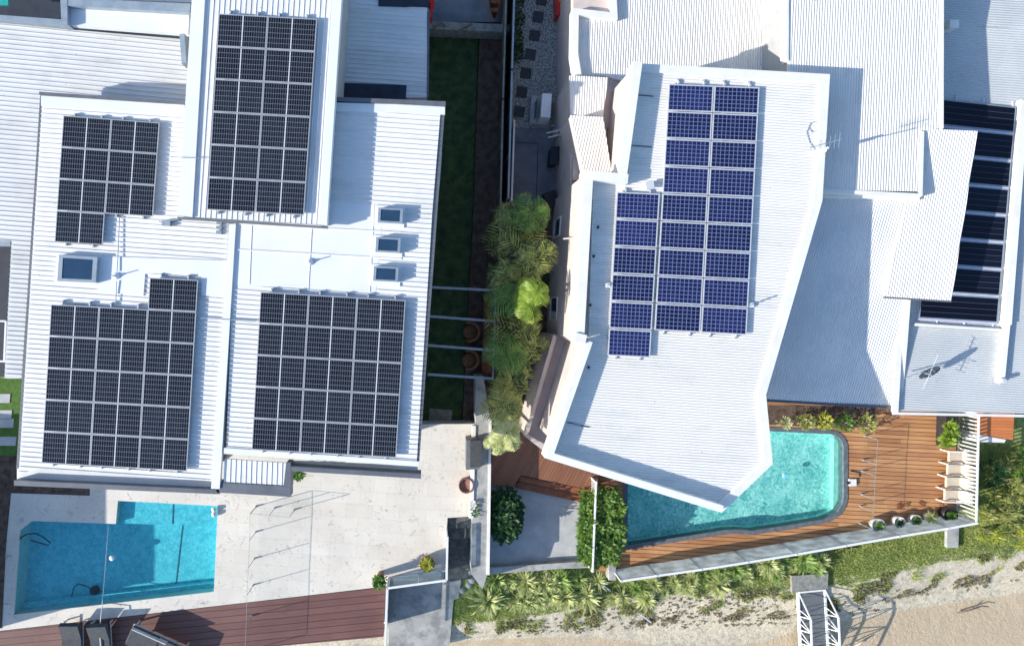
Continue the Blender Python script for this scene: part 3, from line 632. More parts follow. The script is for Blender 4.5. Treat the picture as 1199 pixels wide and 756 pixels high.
# little hip awning with vertical ribs
mb = MB(); sheet(mb, [(p.x, p.y) for p in PL([(263, 537), (335, 542), (332, 568), (262, 564)], ZL)], lambda p: ZL, math.radians(88), .19, RIBL, .1)
part(mb, 'awning_roof', M['white'], tL)
mb = MB(); mb.prism(PL([(248, 564.5), (262, 564.6), (332, 568.5), (340, 570), (340, 581), (255, 576)], ZL), ZL - .5, ZL + .04)
mb.prism(PL([(335.3, 541), (340.5, 541), (340.5, 569.9), (332.3, 568.3)], ZL), ZL - .5, ZL + .045); part(mb, 'awning_gutter', M['gutter'], tL)
# penthouse raised roof
ZH = ZL + .62
mb = MB(); mb.prism(PL([(233, -40), (402, -40), (382, 262), (213, 253)], ZH), ZL - 2.0, ZH - .12); part(mb, 'upper_wall', M['wallL'], tL)
AH = math.radians(86.2)
roofpart('upper_roof', [(240, -40), (394, -40), (375, 263), (222, 254)], ZH, AH, .19, RIBL, M['whiteH'], tL)
mb = MB(); mb.prism(PL([(228, -40), (243, -40), (226, 254.5), (209.5, 252.5)], ZH), ZH - .3, ZH + .08)
mb.prism(PL([(392, -40), (403, -40), (383, 264.5), (374, 263)], ZH), ZH - .3, ZH + .08); part(mb, 'barge_flashing', M['flash'], tL)
mb = MB(); mb.prism(PL([(208, 254), (383, 265), (383, 267), (208, 256)], ZH), ZH - .3, ZH + .03); part(mb, 'upper_gutter', M['gutter'], tL)
mb = MB()
for u in (113, 118): pass
mb.bar(P(200, 184.0, ZH + .10), P(242, 185.5, ZH + .10), .02, .02); part(mb, 'upper_conduit', M['alug'], tL)
# back left roof
ZB = ZL - .75
roofpart('back_roof', [(-60, 32), (0, 27), (75, 32), (222, 40), (216, 135), (45, 130), (24, 443), (5, 443), (13, 282), (-60, 278)], ZB, AL, .18, RIB, M['white'], tL, zf=lambda p: ZB - .085 * (p[0] - P(0, 0, ZB).x))
mb = MB(); mb.prism(PL([(80, 8), (222, 14), (221, 41), (78, 30)], ZB), ZB - .2, ZB + .05)
part(mb, 'flat_roof_sheet', M['flash'], tL)
mb = MB(); mb.prism(PL([(-60, 20), (222, 20), (214, 130), (45, 130), (22, 440), (9, 440), (15, 284), (-60, 280)], ZB), -.3, ZB - .9); part(mb, 'rear_wall', M['wallL'], tL)
mb = MB(); mb.prism(PL([(-10, 17), (72, 23), (72, 28), (-10, 23)], ZB + .3), ZB - .4, ZB + .3); mb.prism(PL([(70, -20), (79, -20), (79, 29), (72, 29)], ZB + .3), ZB - .5, ZB + .31)
mb.prism(PL([(79.2, -2), (223, 4.5), (222, 15), (79.2, 7)], ZB + .3), ZB - .4, ZB + .3)
part(mb, 'parapet', M['alug'], tL)
mb = MB(); mb.prism(PL([(-60, -60), (75, -60), (75, 22), (-60, 17)], 3.0), -.3, 3.0); part(mb, 'balcony_floor', M['dark'], tL)
mb = MB(); mb.prism(PL([(79, -60), (226, -60), (224, 3), (79, -2)], 5.0), -.3, 5.0); part(mb, 'balcony_floor', M['bluegrey'], tL)
mb = MB(); mb.prism(PL([(-60, 283), (14, 286), (8, 441), (-60, 441)], 3.4), -.3, 3.4); part(mb, 'balcony_floor', M['dark'], tL)
mb = MB(); mb.bar(P(-60, 284, ZB - .1), P(13, 285.5, ZB - .1), .2, .12); part(mb, 'balcony_beam', M['alug'], tL)
for v in (376, 423): mb = MB(); mb.bar(P(-60, v - 3, 4.5), P(7, v, 4.5), .07, .07); mb.bar(P(7, v, 3.4), P(7, v, 4.5), .06); part(mb, 'balcony_rail', M['wfence'], tL)
mb = MB(); mb.bar(P(7, 376, 4.5), P(5, 423, 4.5), .06, .06); part(mb, 'balcony_rail', M['wfence'], tL)
# back right roof
ZC = ZL - 1.7
roofpart('back_roof', [(385, -50), (503, -50), (500, 14), (500, 114), (380, 114)], ZC, AL, .18, RIB, M['white'], tL)
mb = MB(); mb.prism(PL([(385, -50), (502, -50), (499, 118), (380, 118)], ZC), -.3, ZC - .12); part(mb, 'rear_wall', M['wallL'], tL)
mb = MB(); mb.prism(PL([(401, 97), (476, 100), (475, 116), (399, 114)], ZC + .05), ZC, ZC + .055); mb.prism(PL([(443, -20), (503, -20), (502, 9), (443, 7)], ZC + .05), ZC, ZC + .055); part(mb, 'roof_opening', M['dark'], tL)
mb = MB(); mb.prism(PL([(500.5, 14), (503, 14), (502, 114), (499.5, 114)], ZC), ZC - .3, ZC + .02); part(mb, 'gutter', M['gutter'], tL)
# skylights of left house
def skylight(quad, z, hgt, fm, par, lab):
    q = PL(quad, z + hgt); c = sum(q, Vector()) / 4
    fo = MB(); n = 4
    inn = [c + (p - c) * .78 for p in q]
    bot = [Vector((p.x, p.y, z)) for p in q]
    for i in range(4):
        j = (i + 1) % 4
        fo.face([q[i], q[j], bot[j], bot[i]]); fo.face([q[j], q[i], inn[i], inn[j]])
    fr = fo.build('skylight', fm, par); fr['label'] = lab
    g = MB(); g.face([p - Vector((0, 0, .015)) for p in inn][::-1]); g.build('pane', M['glassdark'], fr)
for i, v in enumerate((243, 277.5, 311.5)):
    u = 443 - i * 2.6
    skylight([(u, v), (u + 29, v + 1.5), (u + 28, v + 18.5), (u - 1, v + 17)], ZL + .04, .26, M['alug'], tL, ['top', 'middle', 'bottom'][i] + ' skylight of the three in a column')
skylight([(69, 298), (114, 301), (112, 331), (67, 329)], ZL + .04, .22, M['alug'], tL, 'large single skylight at left')
# slim window slit by penthouse, pipes and masts
mb = MB(); mb.box(P(217, 60, ZB + .3), (.18, 1.1, .5), math.radians(4)); part(mb, 'side_window', M['alug'], tL)
def mast(u, v, z, h, lab, arm=None):
    b = P(u, v, z); t = thing('roof_mast', lab, 'mast', b)
    mb = MB(); mb.tube([b, b + Vector((0, 0, h))], .022, 8); mb.build('pole', M['alug'], t)
    mb = MB(); mb.lathe(b, [(.13, 0), (.12, .03), (.05, .1), (.04, .14)], 14); mb.build('boot', M['alu'], t)
    return t
mast(136.5, 323, ZL + .05, .36, 'thin vent pipe on the white roof right of the large skylight')
mast(363, 306.5, ZL + .02, .34, 'thin vent pipe on the flat white sheet above the lower right solar array')
t = thing('roof_vent', 'small grey vent block near the top of the left roof below the narrow roof', 'vent', P(195, 261.5, ZL))
mb = MB(); mb.box(P(195, 261.5, ZL + .10), (.30, .2, .14), AL); mb.build('hood', M['alug'], t)
mb = MB(); mb.tube([P(186, 259, ZL + .1), P(195, 261, ZL + .1), P(212, 257, ZL + .1)], .015, 6); mb.build('cable', M['black'], t)
for i, v in enumerate((261, 266.5, 272)):
    mb = MB(); mb.box(P(257 - i * .3, v, ZL + .07), (.2, .12, .1), AL); tag(recenter(mb.build('cable_clamp', M['alug'])), ['uppermost', 'middle', 'lowest'][i] + ' grey cable block beside the roof step below the narrow raised roof', 'clamp', 'grey blocks beside the roof step')
mb = MB(); mb.tube([P(140, 254, ZL + .07), P(138, 300, ZL + .09), P(137, 318, ZL + .1)], .018, 6); mb.tube([P(136.5, 329, ZL + .1), P(135.5, 356, ZL + .07)], .018, 6)
tag(recenter(mb.build('roof_cable', M['alug'])), 'grey cable running down the roof between two left solar arrays', 'cable')

# ------------------------------------------------------------------ solar arrays
def solar(quad, z, nc, nr, skip, m, lab, grp, fw=.028, gap=.007, thick=.035, mid=None, rails=2, lift=.12, vert=True):
    TL, TR, BR, BL = PL(quad, z)
    def q(a, b): return (TL * (1 - a) + TR * a) * (1 - b) + (BL * (1 - a) + BR * a) * b
    W = (TR - TL).length / nc; Hh = (BL - TL).length / nr
    words_c = {1: [''], 2: ['left', 'right'], 3: ['left', 'middle', 'right']}[nc]
    for r in range(nr):
        for c in range(nc):
            if (r, c) in skip: continue
            a0, a1 = (c + gap / W) / nc, (c + 1 - gap / W) / nc; b0, b1 = (r + gap / Hh) / nr, (r + 1 - gap / Hh) / nr
            o = [q(a0, b1), q(a1, b1), q(a1, b0), q(a0, b0)]   # ccw from BL seen above
            ctr = sum(o, Vector()) / 4
            rw = 'top' if r == 0 else ('bottom' if r == nr - 1 else ORD[r])
            cw = words_c[c]
            t = thing('solar_panel', lab % ((cw + ' panel in the ' if cw else 'panel in the ') + rw + ' row'), 'solar panel', (ctr.x, ctr.y, z - thick), grp)
            fx, fy = fw / W, fw / Hh
            A0, A1, B0, B1 = a0 + fx / nc, a1 - fx / nc, b0 + fy / nr, b1 - fy / nr
            i_ = [q(A0, B1), q(A1, B1), q(A1, B0), q(A0, B0)]
            f = MB()
            for k in range(4):
                j = (k + 1) % 4; dn = Vector((0, 0, thick))
                f.face([o[k], o[j], i_[j], i_[k]]); f.face([o[j], o[k], o[k] - dn, o[j] - dn])
            f.face([p - Vector((0, 0, thick)) for p in o][::-1])
            f.build('frame', M['alu'] if fw > .03 else M['aluf'], t)
            g = MB(); g.face([p - Vector((0, 0, .004)) for p in i_], [(0, 0), (1, 0), (1, 1), (0, 1)]); g.build('cells', m, t)
    t = thing('mounting_rails', 'aluminium mounting rails and feet under the ' + grp, 'mounting rails', (TL.x, TL.y, z - lift - thick))
    for c in range(nc):
        rs = [r for r in range(nr) if (r, c) not in skip]
        for fct in (.22, .78):
            a = (c + fct) / nc; p0 = q(a, rs[0] / nr - .018); p1 = q(a, (rs[-1] + 1) / nr + .008); dz = Vector((0, 0, thick + .03))
            mb = MB(); mb.bar(p0 - dz, p1 - dz, .045, .05); mb.build('rail', M['alu'], t)
            n = 4
            for k in range(n):
                p = p0.lerp(p1, k / (n - 1)) - dz; mb = MB(); mb.box((p.x, p.y, p.z - lift / 2), (.06, .10, lift - .04)); mb.build('foot', M['alug'], t)
LZ = ZL + .18
solar([(74, 135), (187, 143.5), (176.5, 290.5), (63.6, 283.5)], LZ, 2, 4, {(3, 1)}, M['cellA'], 'dark solar panel, %s of the upper left array', 'upper left solar array')
solar([(256, 16), (371.4, 22.3), (356, 252), (242, 245.7)], ZH + .18, 2, 6, set(), M['cellA'], 'dark solar panel, %s on the raised narrow roof', 'solar array on the raised narrow roof')
solar([(61.8, 318.8), (232, 327.7), (218.8, 551.6), (48.2, 542)], LZ, 3, 6, {(0, 0), (0, 1)}, M['cellA'], 'dark solar panel, %s of the lower left array', 'lower left solar array')
solar([(305, 341.4), (475, 351.4), (464, 535.7), (294.5, 526.2)], LZ + .03, 3, 5, set(), M['cellA'], 'dark solar panel, %s of the array below the three skylights', 'solar array below the three skylights', lift=.15)
ZR = 6.5
solar([(782.8, 97.8), (889.9, 102), (874.5, 392.7), (766, 386.8)], ZR + .16, 2, 9, set(), M['cellE'], 'blue solar panel, %s of the tall two-column array', 'tall two-column blue solar array', fw=.04, gap=.017)
solar([(721.8, 224), (773.2, 226.4), (761.5, 419), (711, 416.5)], ZR + .16, 1, 6, set(), M['cellE'], 'blue solar panel, %s of the short column at left', 'short single column of blue solar panels', fw=.04, gap=.017)

# ------------------------------------------------------------------ RIGHT HOUSE
tR = thing('house', 'white corrugated-roofed house at right with blue solar panels and jutting pointed corner', 'house', P(800, 330, 0))
ZPAR = ZR + .46
# roof outline (outside of parapet)
Rout = [(741, 76), (972, 89), (961, 235), (897, 462), (904, 542), (845, 599), (639, 536), (689, 398), (681, 392), (693, 200), (731, 204)]
AR = math.radians(-3.6)
roofpart('roof', [(748, 80), (968, 92), (957, 234), (893, 461), (900, 540), (843, 593), (648, 532), (689, 400), (695, 205), (735, 206)], ZR, AR, .10, CORR, M['whiteR'], tR, under=.12)
# parapets: west + south (raised), east/north low flashing
mb = MB()
parapet(mb, PL([(845, 600), (638, 536), (686, 398)], ZPAR), -.26, ZR - .35, ZPAR)
mb.v = mb.v; 
part(mb, 'parapet', M['parapet'], tR)
mb = MB(); parapet(mb, PL([(673, 397), (684, 199), (736, 204)], ZPAR), -.34, ZR - .35, ZPAR + .003)
part(mb, 'parapet', M['parapet'], tR)
mb = MB(); parapet(mb, PL([(724, 203), (742, 72)], ZPAR), -.32, ZR - .35, ZPAR + .006); part(mb, 'parapet', M['parapet'], tR)
mb = MB(); parapet(mb, PL([(742, 74), (972, 87), (963, 235), (897, 462), (905, 543), (845, 600)], ZR + .1), -.30, ZR - .35, ZR + .1); part(mb, 'edge_flashing', M['parapet'], tR)
mb = MB(); mb.bar(P(686, 397, ZPAR + .01), P(673, 394, ZPAR + .01), .3, .12); part(mb, 'parapet_corner', M['parapet'], tR)
# walls under it
RW = PL([(742, 78), (968, 92), (955, 234), (890, 440), (800, 500), (700, 520), (650, 520), (686, 404), (675, 396), (686, 203), (728, 207)], ZR)
mb = MB(); mb.prism(RW, -.3, ZR - .14); part(mb, 'wall', M['wallR'], tR)
mb = MB(); mb.prism(PL([(648, 392), (676, 392), (684, 402), (650, 520), (637, 528), (614, 510)], 3.2), -.2, 2.7)
mb.prism(PL([(648, 392), (652, 394), (618.5, 509), (614, 510)], 3.2), 2.7, 3.2); mb.prism(PL([(614, 510.2), (618.6, 509.2), (640, 521), (637, 528)], 3.2), 2.7, 3.201)
part(mb, 'balcony_ledge', M['wallR'], tR)
# windows on the west wall: dark panes with frames
def wallwin(px0, px1, z0, z1, par, lab):
    a = P(*px0, ZR); b = P(*px1, ZR); d = (b - a).normalized(); n = Vector((-d.y, d.x, 0)) ; n = -n if n.x > 0 else n
    f = MB(); o = n * .03
    def bx(p, q_, za, zb, th): f.prism([p, q_, q_ + n * th, p + n * th], za, zb)
    bx(a, b, z0 - .06, z0, .06); bx(a, b, z1, z1 + .06, .06); bx(a, a + d * .06, z0, z1, .06); bx(b - d * .06, b, z0, z1, .06)
    fr = f.build('window', M['wfence'], par); fr['label'] = lab
    g = MB(); g.prism([a + d * .06, b - d * .06, b - d * .06 + n * .02, a + d * .06 + n * .02], z0, z1); g.build('pane', M['glassdark'], fr)
wallwin((684, 235), (682, 262), .9, 2.2, tR, 'small window in the side wall')
wallwin((678, 345), (677, 378), .9, 2.4, tR, 'tall window near the palms')
mb = MB()
for v in (281,): mb.prism([P(676, v, 5.5), P(682, v, 5.5), P(682, v + 1.6, 5.5), P(676, v + 1.6, 5.5)], 2.2, 2.3)
for k in (0,): mb.tube([P(660, 279.5, 4.3), P(680, 278, 5.3)], .03, 6)
part(mb, 'downpipe', M['wallR'], tR)
# north-west low block
Z5 = 3.7
mb = MB(); mb.prism(PL([(672, -60), (930, -60), (930, 100), (745, 100), (712, 150), (712, 210), (672, 210)], Z5), -.3, Z5 - .13); part(mb, 'wall', M['wallR'], tR)
roofpart('lower_roof', [(676, 20), (718, 20), (718, -60), (925, -60), (925, 100), (745, 100), (708, 89), (676, 89)], Z5, math.radians(87.5), .10, CORR, M['whiteV'], tR)
mb = MB()
parapet(mb, PL([(674, 88), (670, 62), (671, 9), (716, 14), (712, -60)], Z5 + .3), -.25, Z5 - .4, Z5 + .25)
part(mb, 'parapet', M['parapet'], tR)
z6 = 4.1; z7 = 4.75
mb = MB(); mb.prism(PL([(668, 89), (712, 91), (706, 136), (669, 135)], z6), -.3, z6 - .13); mb.prism(PL([(669, 135), (704, 136), (717, 199), (686, 201)], z7), 2.4, z7 - .13); mb.prism(PL([(667, 136), (705, 136), (714, 190), (684, 225), (668, 225)], 3.2), -.3, 3.2); part(mb, 'wall', M['wallR'], tR)
roofpart('lower_roof', [(667, 88.5), (712, 91), (706, 136), (668, 134)], z6, math.radians(87.5), .10, CORR, M['whiteV'], tR)
roofpart('lower_roof', [(668, 135), (706, 137), (716, 201), (684, 203)], z7, math.radians(78), .11, CORR, M['whiteV'], tR)
# upper right roof block
Z3 = ZR - .72
mb = MB(); mb.prism(PL([(922, -60), (1102, -60), (1102, 150), (1080, 152), (1075, 226), (925, 224)], Z3), -.3, Z3 - .13); part(mb, 'wall', M['wallL'], tR)
roofpart('upper_roof', [(923, -60), (1103, -60), (1102, 150), (1079, 153), (1076, 224), (923, 222)], Z3, math.radians(87.5), .10, CORR, M['whiteV'], tR)
mb = MB(); mb.prism(PL([(919.5, -60), (923, -60), (922.5, 72), (919, 68)], Z3), Z3 - .35, Z3 + .06); mb.prism(PL([(1101.5, -60), (1104, -60), (1103.5, 151), (1101, 151)], Z3), Z3 - .35, Z3 + .06)
mb.prism(PL([(925, 219), (1078, 227), (1077.5, 231), (925, 224)], Z3), Z3 - .35, Z3 + .05); mb.prism(PL([(1078, 154), (1081, 154), (1079, 230), (1076, 230)], Z3), Z3 - .35, Z3 + .055)
mb.prism(PL([(925, 224), (1077, 231), (1077, 234), (925, 229)], Z3 - .2), Z3 - .6, Z3 - .2)
part(mb, 'edge_flashing', M['parapet'], tR)
# sloping verandah roof in shade
pA = P(990, 228, 5.3); pB = P(970, 472, 3.7)
zv = zplane(pA, 5.3, pB, 3.75)
mb = MB(); V2 = [P(930, 224, 5.3), P(1064, 232, 5.3), P(1060, 345, 4.6), P(1052, 476, 3.7), P(890, 466, 3.7), P(905, 400, 4.2)]
sheet(mb, [(p.x, p.y) for p in V2], zv, math.radians(80), .10, CORR, .1); part(mb, 'verandah_roof', M['bluegrey'], tR)
mb = MB(); mb.prism([P(930, 240, 5.2), P(1060, 240, 5.2), P(1050, 400, 3.7), P(900, 400, 3.7)], -.3, lambda p: zv(p) - .13); part(mb, 'wall', M['wallR'], tR)
mb = MB(); a = P(889, 468, 3.7); b = P(1052, 477, 3.7); mb.bar(a, b, .12, .14); part(mb, 'verandah_gutter', M['gutter'], tR)
mb = MB(); mb.bar(Vector((P(1050, 478, 3.7).x, P(1050, 478, 3.7).y, 3.80)), P(1059, 400, 4.25), .16, .14); mb.bar(P(1059, 400, 4.25), P(1063, 345, 4.62), .16, .14); part(mb, 'barge_flashing', M['parapet'], tR)
# antenna bracket and cable loop on R1
t = thing('antenna_bracket', 'small bracket with looping cable on the right edge of the solar roof', 'antenna', P(958, 176, ZR))
mb = MB(); mb.box(P(956, 178, ZR + .08), (.35, .12, .12), .2); mb.bar(P(952, 178, ZR + .2), P(970, 173, ZR + .6), .05); mb.bar(P(955, 180, ZR + .15), P(968, 176, ZR + .45), .04); mb.build('bracket', M['alu'], t)
mb = MB(); mb.tube([P(968, 175, ZR + .1), P(968, 175, ZR + 1.45)], .022, 6); mb.tube([P(948, 173, ZR + 1.4), P(986, 163, ZR + 1.42)], .015, 6)
for k in range(7): p = P(950 + 5.5 * k, 172.5 - 1.4 * k, ZR + 1.42); mb.bar(p + Vector((-.03, -.14 - .02 * k, 0)), p + Vector((.03, .14 + .02 * k, 0)), .012)
mb.build('mast', M['alug'], t)
mb = MB(); mb.tube([P(955 + x, 168 + y, ZR + .04) for x, y in ((0, 8), (-8, -2), (-11, -13), (-6, -24), (1, -26), (4, -20), (1, -14), (-4, -13), (-9, -18))], .012, 6); mb.build('cable', M['alug'], t, True)
# small lights / cap pieces on roof
for i, (u, v, lab) in enumerate(((712, 266, 'uppermost of the dark fixings on the blue shaded roof strip behind the parapet'), (707, 300, 'second dark fixing down the shaded roof strip behind the parapet'), (703, 357, 'dark fixing on the shaded roof strip beside the lower panels'), (701, 430, 'lowest dark fixing on the shaded roof strip near the parapet bend'), (698, 240, 'dark spot fixing near the top inner corner of the parapet'))):
    mb = MB(); mb.lathe(P(u - 12, v, ZR + .02), [(.05, 0), (.05, .05), (.02, .08)], 8); tag(recenter(mb.build('roof_fixing', M['black'])), lab, 'fixing', 'dark fixings behind the parapet')
for u, v, lab, lg in ((711, 334, 'white camera bracket at the left edge of the single blue panel column', .42), (879, 357, 'metal bracket at the right edge of the blue two-column array', .55)):
    t = thing('roof_bracket', lab, 'bracket', P(u, v, ZR + .02))
    mb = MB(); mb.box(P(u, v, ZR + .06), (.2, .16, .1)); mb.build('base', M['wfence'], t)
    mb = MB(); mb.tube([P(u, v, ZR + .1), P(u + 2, v - 1, ZR + lg)], .03, 6); mb.build('arm', M['alug'], t)
t = thing('roof_vent', 'small pale roof vent above the short blue panel column', 'vent', P(761, 217, ZR))
mb = MB(); mb.box(P(761, 217, ZR + .12), (.22, .22, .24), .2); mb.build('hood', M['parapet'], t); mb = MB(); mb.box(P(761, 217, ZR + .26), (.3, .3, .04), .2); mb.build('cap', M['alu'], t)
mb = MB()
for v0, v1 in ((111, 113), (170, 173), (500, 507)):
    pass
mb.tube([P(741, 111, ZR + .03), P(765, 113, ZR + .03)], .015, 6); mb.tube([P(739, 170, ZR + .03), P(763, 172, ZR + .03)], .015, 6); mb.tube([P(664, 494, ZR + .03), P(690, 500, ZR + .03)], .015, 6)
part(mb, 'roof_strap', M['black'], tR)

def opening(par, p0, p1, zr, f0, f1, z0, z1, sgn, kind='window', mull=2):
    A = P(*p0, zr); B = P(*p1, zr); a = A.lerp(B, f0); b = A.lerp(B, f1); d = (b - a).normalized(); n = Vector((-d.y, d.x, 0)) * sgn; a.z = b.z = 0
    f = MB()
    for q0, q1, za, zb in ((a, b, z0, z0 + .06), (a, b, z1 - .06, z1), (a, a + d * .06, z0 + .06, z1 - .06), (b - d * .06, b, z0 + .06, z1 - .06)): f.prism([q0, q1, q1 + n * .06, q0 + n * .06], za, zb)
    for k in range(1, mull): c = a.lerp(b, k / mull); f.prism([c - d * .025, c + d * .025, c + d * .025 + n * .055, c - d * .025 + n * .055], z0 + .06, z1 - .06)
    fr = f.build(kind, M['alug'], par); g = MB(); g.prism([a + d * .06, b - d * .06, b - d * .06 + n * .02, a + d * .06 + n * .02], z0 + .06, z1 - .06); g.build('pane', M['glassdark'], fr)
for f0, f1, z0, z1, kd, ml in ((.08, .38, 1.02, 3.3, 'door', 3), (.5, .85, 1.02, 3.3, 'door', 3), (.1, .3, 4.2, 5.5, 'window', 2), (.45, .85, 4.2, 5.5, 'window', 3)): opening(tL, (26, 540), (256, 545), ZL, f0, f1, z0, z1, -1, kd, ml)
for f0, f1, z0, z1, kd, ml in ((.2, .75, 1.02, 3.3, 'door', 4), (.82, .95, 1.9, 3.2, 'window', 1), (.12, .4, 4.2, 5.5, 'window', 2), (.5, .9, 4.2, 5.5, 'window', 3)): opening(tL, (262, 530), (489, 535), ZL, f0, f1, z0, z1, -1, kd, ml)
for f0, f1, z0, z1, ml in ((.1, .2, 3.9, 5.1, 1), (.35, .5, 3.9, 5.1, 2), (.62, .8, 1.2, 2.6, 2), (.85, .95, 3.9, 5.1, 1)): opening(tL, (520, 127), (489, 535), ZL, f0, f1, z0, z1, 1, 'window', ml)
for p0, p1, f0, f1, z0, z1, kd, ml in (((700, 520), (800, 500), .1, .9, .02, 2.4, 'door', 3), ((700, 520), (800, 500), .15, .85, 3.6, 5.6, 'window', 3), ((800, 500), (890, 440), .1, .9, .02, 2.4, 'door', 3), ((800, 500), (890, 440), .15, .85, 3.6, 5.6, 'window', 3)): opening(tR, p0, p1, ZR, f0, f1, z0, z1, -1, kd, ml)
# ------------------------------------------------------------------ FAR RIGHT HOUSE
Z8 = 4.5
tF = thing('house', 'pale grey roofed house at far right with rows of black panels', 'house', P(1130, 250, 0))
mb = MB(); mb.prism(PL([(1062, 232), (1100, 160), (1106, -60), (1290, -60), (1290, 484), (1062, 476)], Z8), -.3, Z8 - .75); part(mb, 'wall', M['wallL'], tF)
zr8 = zplane(P(1150, 484, Z8), Z8 - .55, P(1150, 30, Z8), Z8 + .15)
roofpart('roof', [(1101, -60), (1290, -60), (1290, 38), (1100, 32)], Z8, AR, .10, CORR, M['grey'], tF, zf=lambda p: Z8 + .15 - .12 * (p[1] - P(0, 35, Z8).y))
roofpart('roof', [(1101, 32), (1290, 38), (1290, 488), (1058, 483), (1062, 340), (1070, 150), (1100, 140)], Z8, AR, .095, CORR, M['grey'], tF, zf=zr8)
mb = MB()
def bf(a, b, w, h, dz=.12):
    a = P(*a, Z8); b = P(*b, Z8); a.z = zr8(a) + dz; b.z = zr8(b) + dz; mb.bar(a, b, w, h)
bf((1194, 119), (1184, 380), .30, .24); bf((1184, 380), (1180, 447), .22, .2); bf((1076, 380), (1181, 387), .12, .10); bf((1060, 345), (1056, 484), .22, .12); bf((1056, 486), (1260, 490), .10, .10, .02)
part(mb, 'ridge_capping', M['parapet'], tF)
mb = MB(); a = P(1178.5, 446, Z8); a.z = zr8(a) + .08; mb.lathe(a, [(.16, 0), (.16, .10), (.10, .14), (.09, .34)], 12); part(mb, 'vent_pipe', M['alu'], tF)
mb = MB(); mb.box(P(1112, 31, Z8 + .5), (.35, .3, .5)); part(mb, 'chimney_box', M['parapet'], tF)
# tilted skillion patch
tz = zplane(P(1090, 350, 5.3), 5.0, P(1110, 152, 5.7), 5.75)
S2 = [P(1080, 151, 5.7), P(1143, 154, 5.7), P(1116, 352, 5.1), P(1038, 347, 5.1)]
mb = MB(); sheet(mb, [(p.x, p.y) for p in S2], tz, math.radians(84), .095, CORR, .1); part(mb, 'skillion_roof', M['whiteV'], tF)
mb = MB(); mb.prism([P(1083, 156, 5.6), P(1138, 157, 5.6), P(1112, 347, 5.0), P(1042, 343, 5.0)], 3, lambda p: tz(p) - .1); part(mb, 'upper_wall', M['parapet'], tF)
mb = MB(); mb.bar(P(1037, 348, 5.1) + Vector((0, 0, -.12)), P(1116, 353, 5.1) + Vector((0, 0, -.12)), .06, .08); part(mb, 'gutter', M['gutter'], tF)
# collectors
q0 = PL([(1097, 114.5), (1189.5, 124.4), (1176.5, 379), (1083.5, 373.5)], Z8 + .1)
def zfix(p, dz): return Vector((p.x, p.y, zr8(p) + dz))
for r in range(8):
    def qq(a, b): 
        p = (q0[0] * (1 - a) + q0[1] * a) * (1 - b) + (q0[3] * (1 - a) + q0[2] * a) * b; return zfix(p, .12)
    b0, b1 = (r + .045) / 8, (r + .955) / 8; o = [qq(0, b1), qq(1, b1), qq(1, b0), qq(0, b0)]
    ctr = sum(o, Vector()) / 4
    rw = 'topmost' if r == 0 else ('lowest' if r == 7 else ORD[r])
    t = thing('solar_panel', 'long black panel on the far right roof, %s of eight' % rw + ('' if rw in ('topmost', 'lowest') else ' from top'), 'solar panel', (ctr.x, ctr.y, ctr.z - .1), 'black panels on the far right roof')
    f = MB(); i_ = [qq(.012, b1 - .004), qq(.988, b1 - .004), qq(.988, b0 + .004), qq(.012, b0 + .004)]
    for k in range(4):
        j = (k + 1) % 4; dn = Vector((0, 0, .08)); f.face([o[k], o[j], i_[j], i_[k]]); f.face([o[j], o[k], o[k] - dn, o[j] - dn])
    f.build('frame', M['alug'], t)
    g = MB(); g.face([p - Vector((0, 0, .005)) for p in i_], [(0, 0), (1, 0), (1, 1), (0, 1)]); g.build('absorber', M['cellF'], t)
mb = MB()
for a in (0.0, .25, .6, .97):
    p0 = q0[0] * (1 - a) + q0[1] * a; p1 = q0[3] * (1 - a) + q0[2] * a; d = (p0 - p1) * .022
    mb.bar(zfix(p0 + d, .05), zfix(p1 - d * .6, .05), .04, .04)
for r in range(1, 9):
    b = r / 8; mb.bar(zfix(q0[0] * (1 - b) + q0[3] * b, .07), zfix(q0[1] * (1 - b) + q0[2] * b, .07), .075, .05)
tag(mb.build('collector_rails', mat_noise('lilac_grey_metal', (.55, .55, .68), (.65, .65, .76), 3, .4)), 'pale rails between the rows of black panels on the far right roof', 'mounting rails')
# dish and yagi
bs = P(1076, 436, Z8); bs.z = zr8(bs)
t = thing('satellite_dish', 'grey satellite dish with mast and aerial on the far right roof', 'satellite dish', bs)
mb = MB(); hd = bs + Vector((.1, .1, .85)); mb.tube([bs, bs + Vector((0, 0, 1.1))], .025, 8); mb.tube([bs + Vector((-.3, -.3, 0)), bs + Vector((0, 0, .8))], .012, 6); mb.tube([bs + Vector((.35, -.2, 0)), bs + Vector((0, 0, .8))], .012, 6); mb.build('mast', M['alug'], t)
mb = MB(); rot = Matrix.Rotation(math.radians(52), 3, Vector((1, .25, 0)).normalized())
rings = []
for r_, z_ in ((.02, 0), (.18, .015), (.30, .05), (.40, .09), (.40, .075), (.30, .03), (.02, -.02)):
    rings.append([mb.vert(hd + rot @ Vector((r_ * math.cos(a), r_ * math.sin(a), z_))) for a in [2 * math.pi * k / 24 for k in range(24)]])
for a, b in zip(rings, rings[1:]):
    for k in range(24): mb.f.append([a[k], a[(k + 1) % 24], b[(k + 1) % 24], b[k]])
mb.build('dish', mat_noise('grey_dish', (.05, .07, .11), (.06, .08, .12), 4, .5), t, True)
mb = MB(); mb.tube([hd, hd + rot @ Vector((0, 0, .5))], .012, 6); mb.build('feed_arm', M['alug'], t)
mb = MB(); b2 = bs + Vector((.0, .0, 1.05)); mb.tube([b2 + Vector((-.25, -.6, 0)), b2 + Vector((.3, .75, .05))], .012, 6)
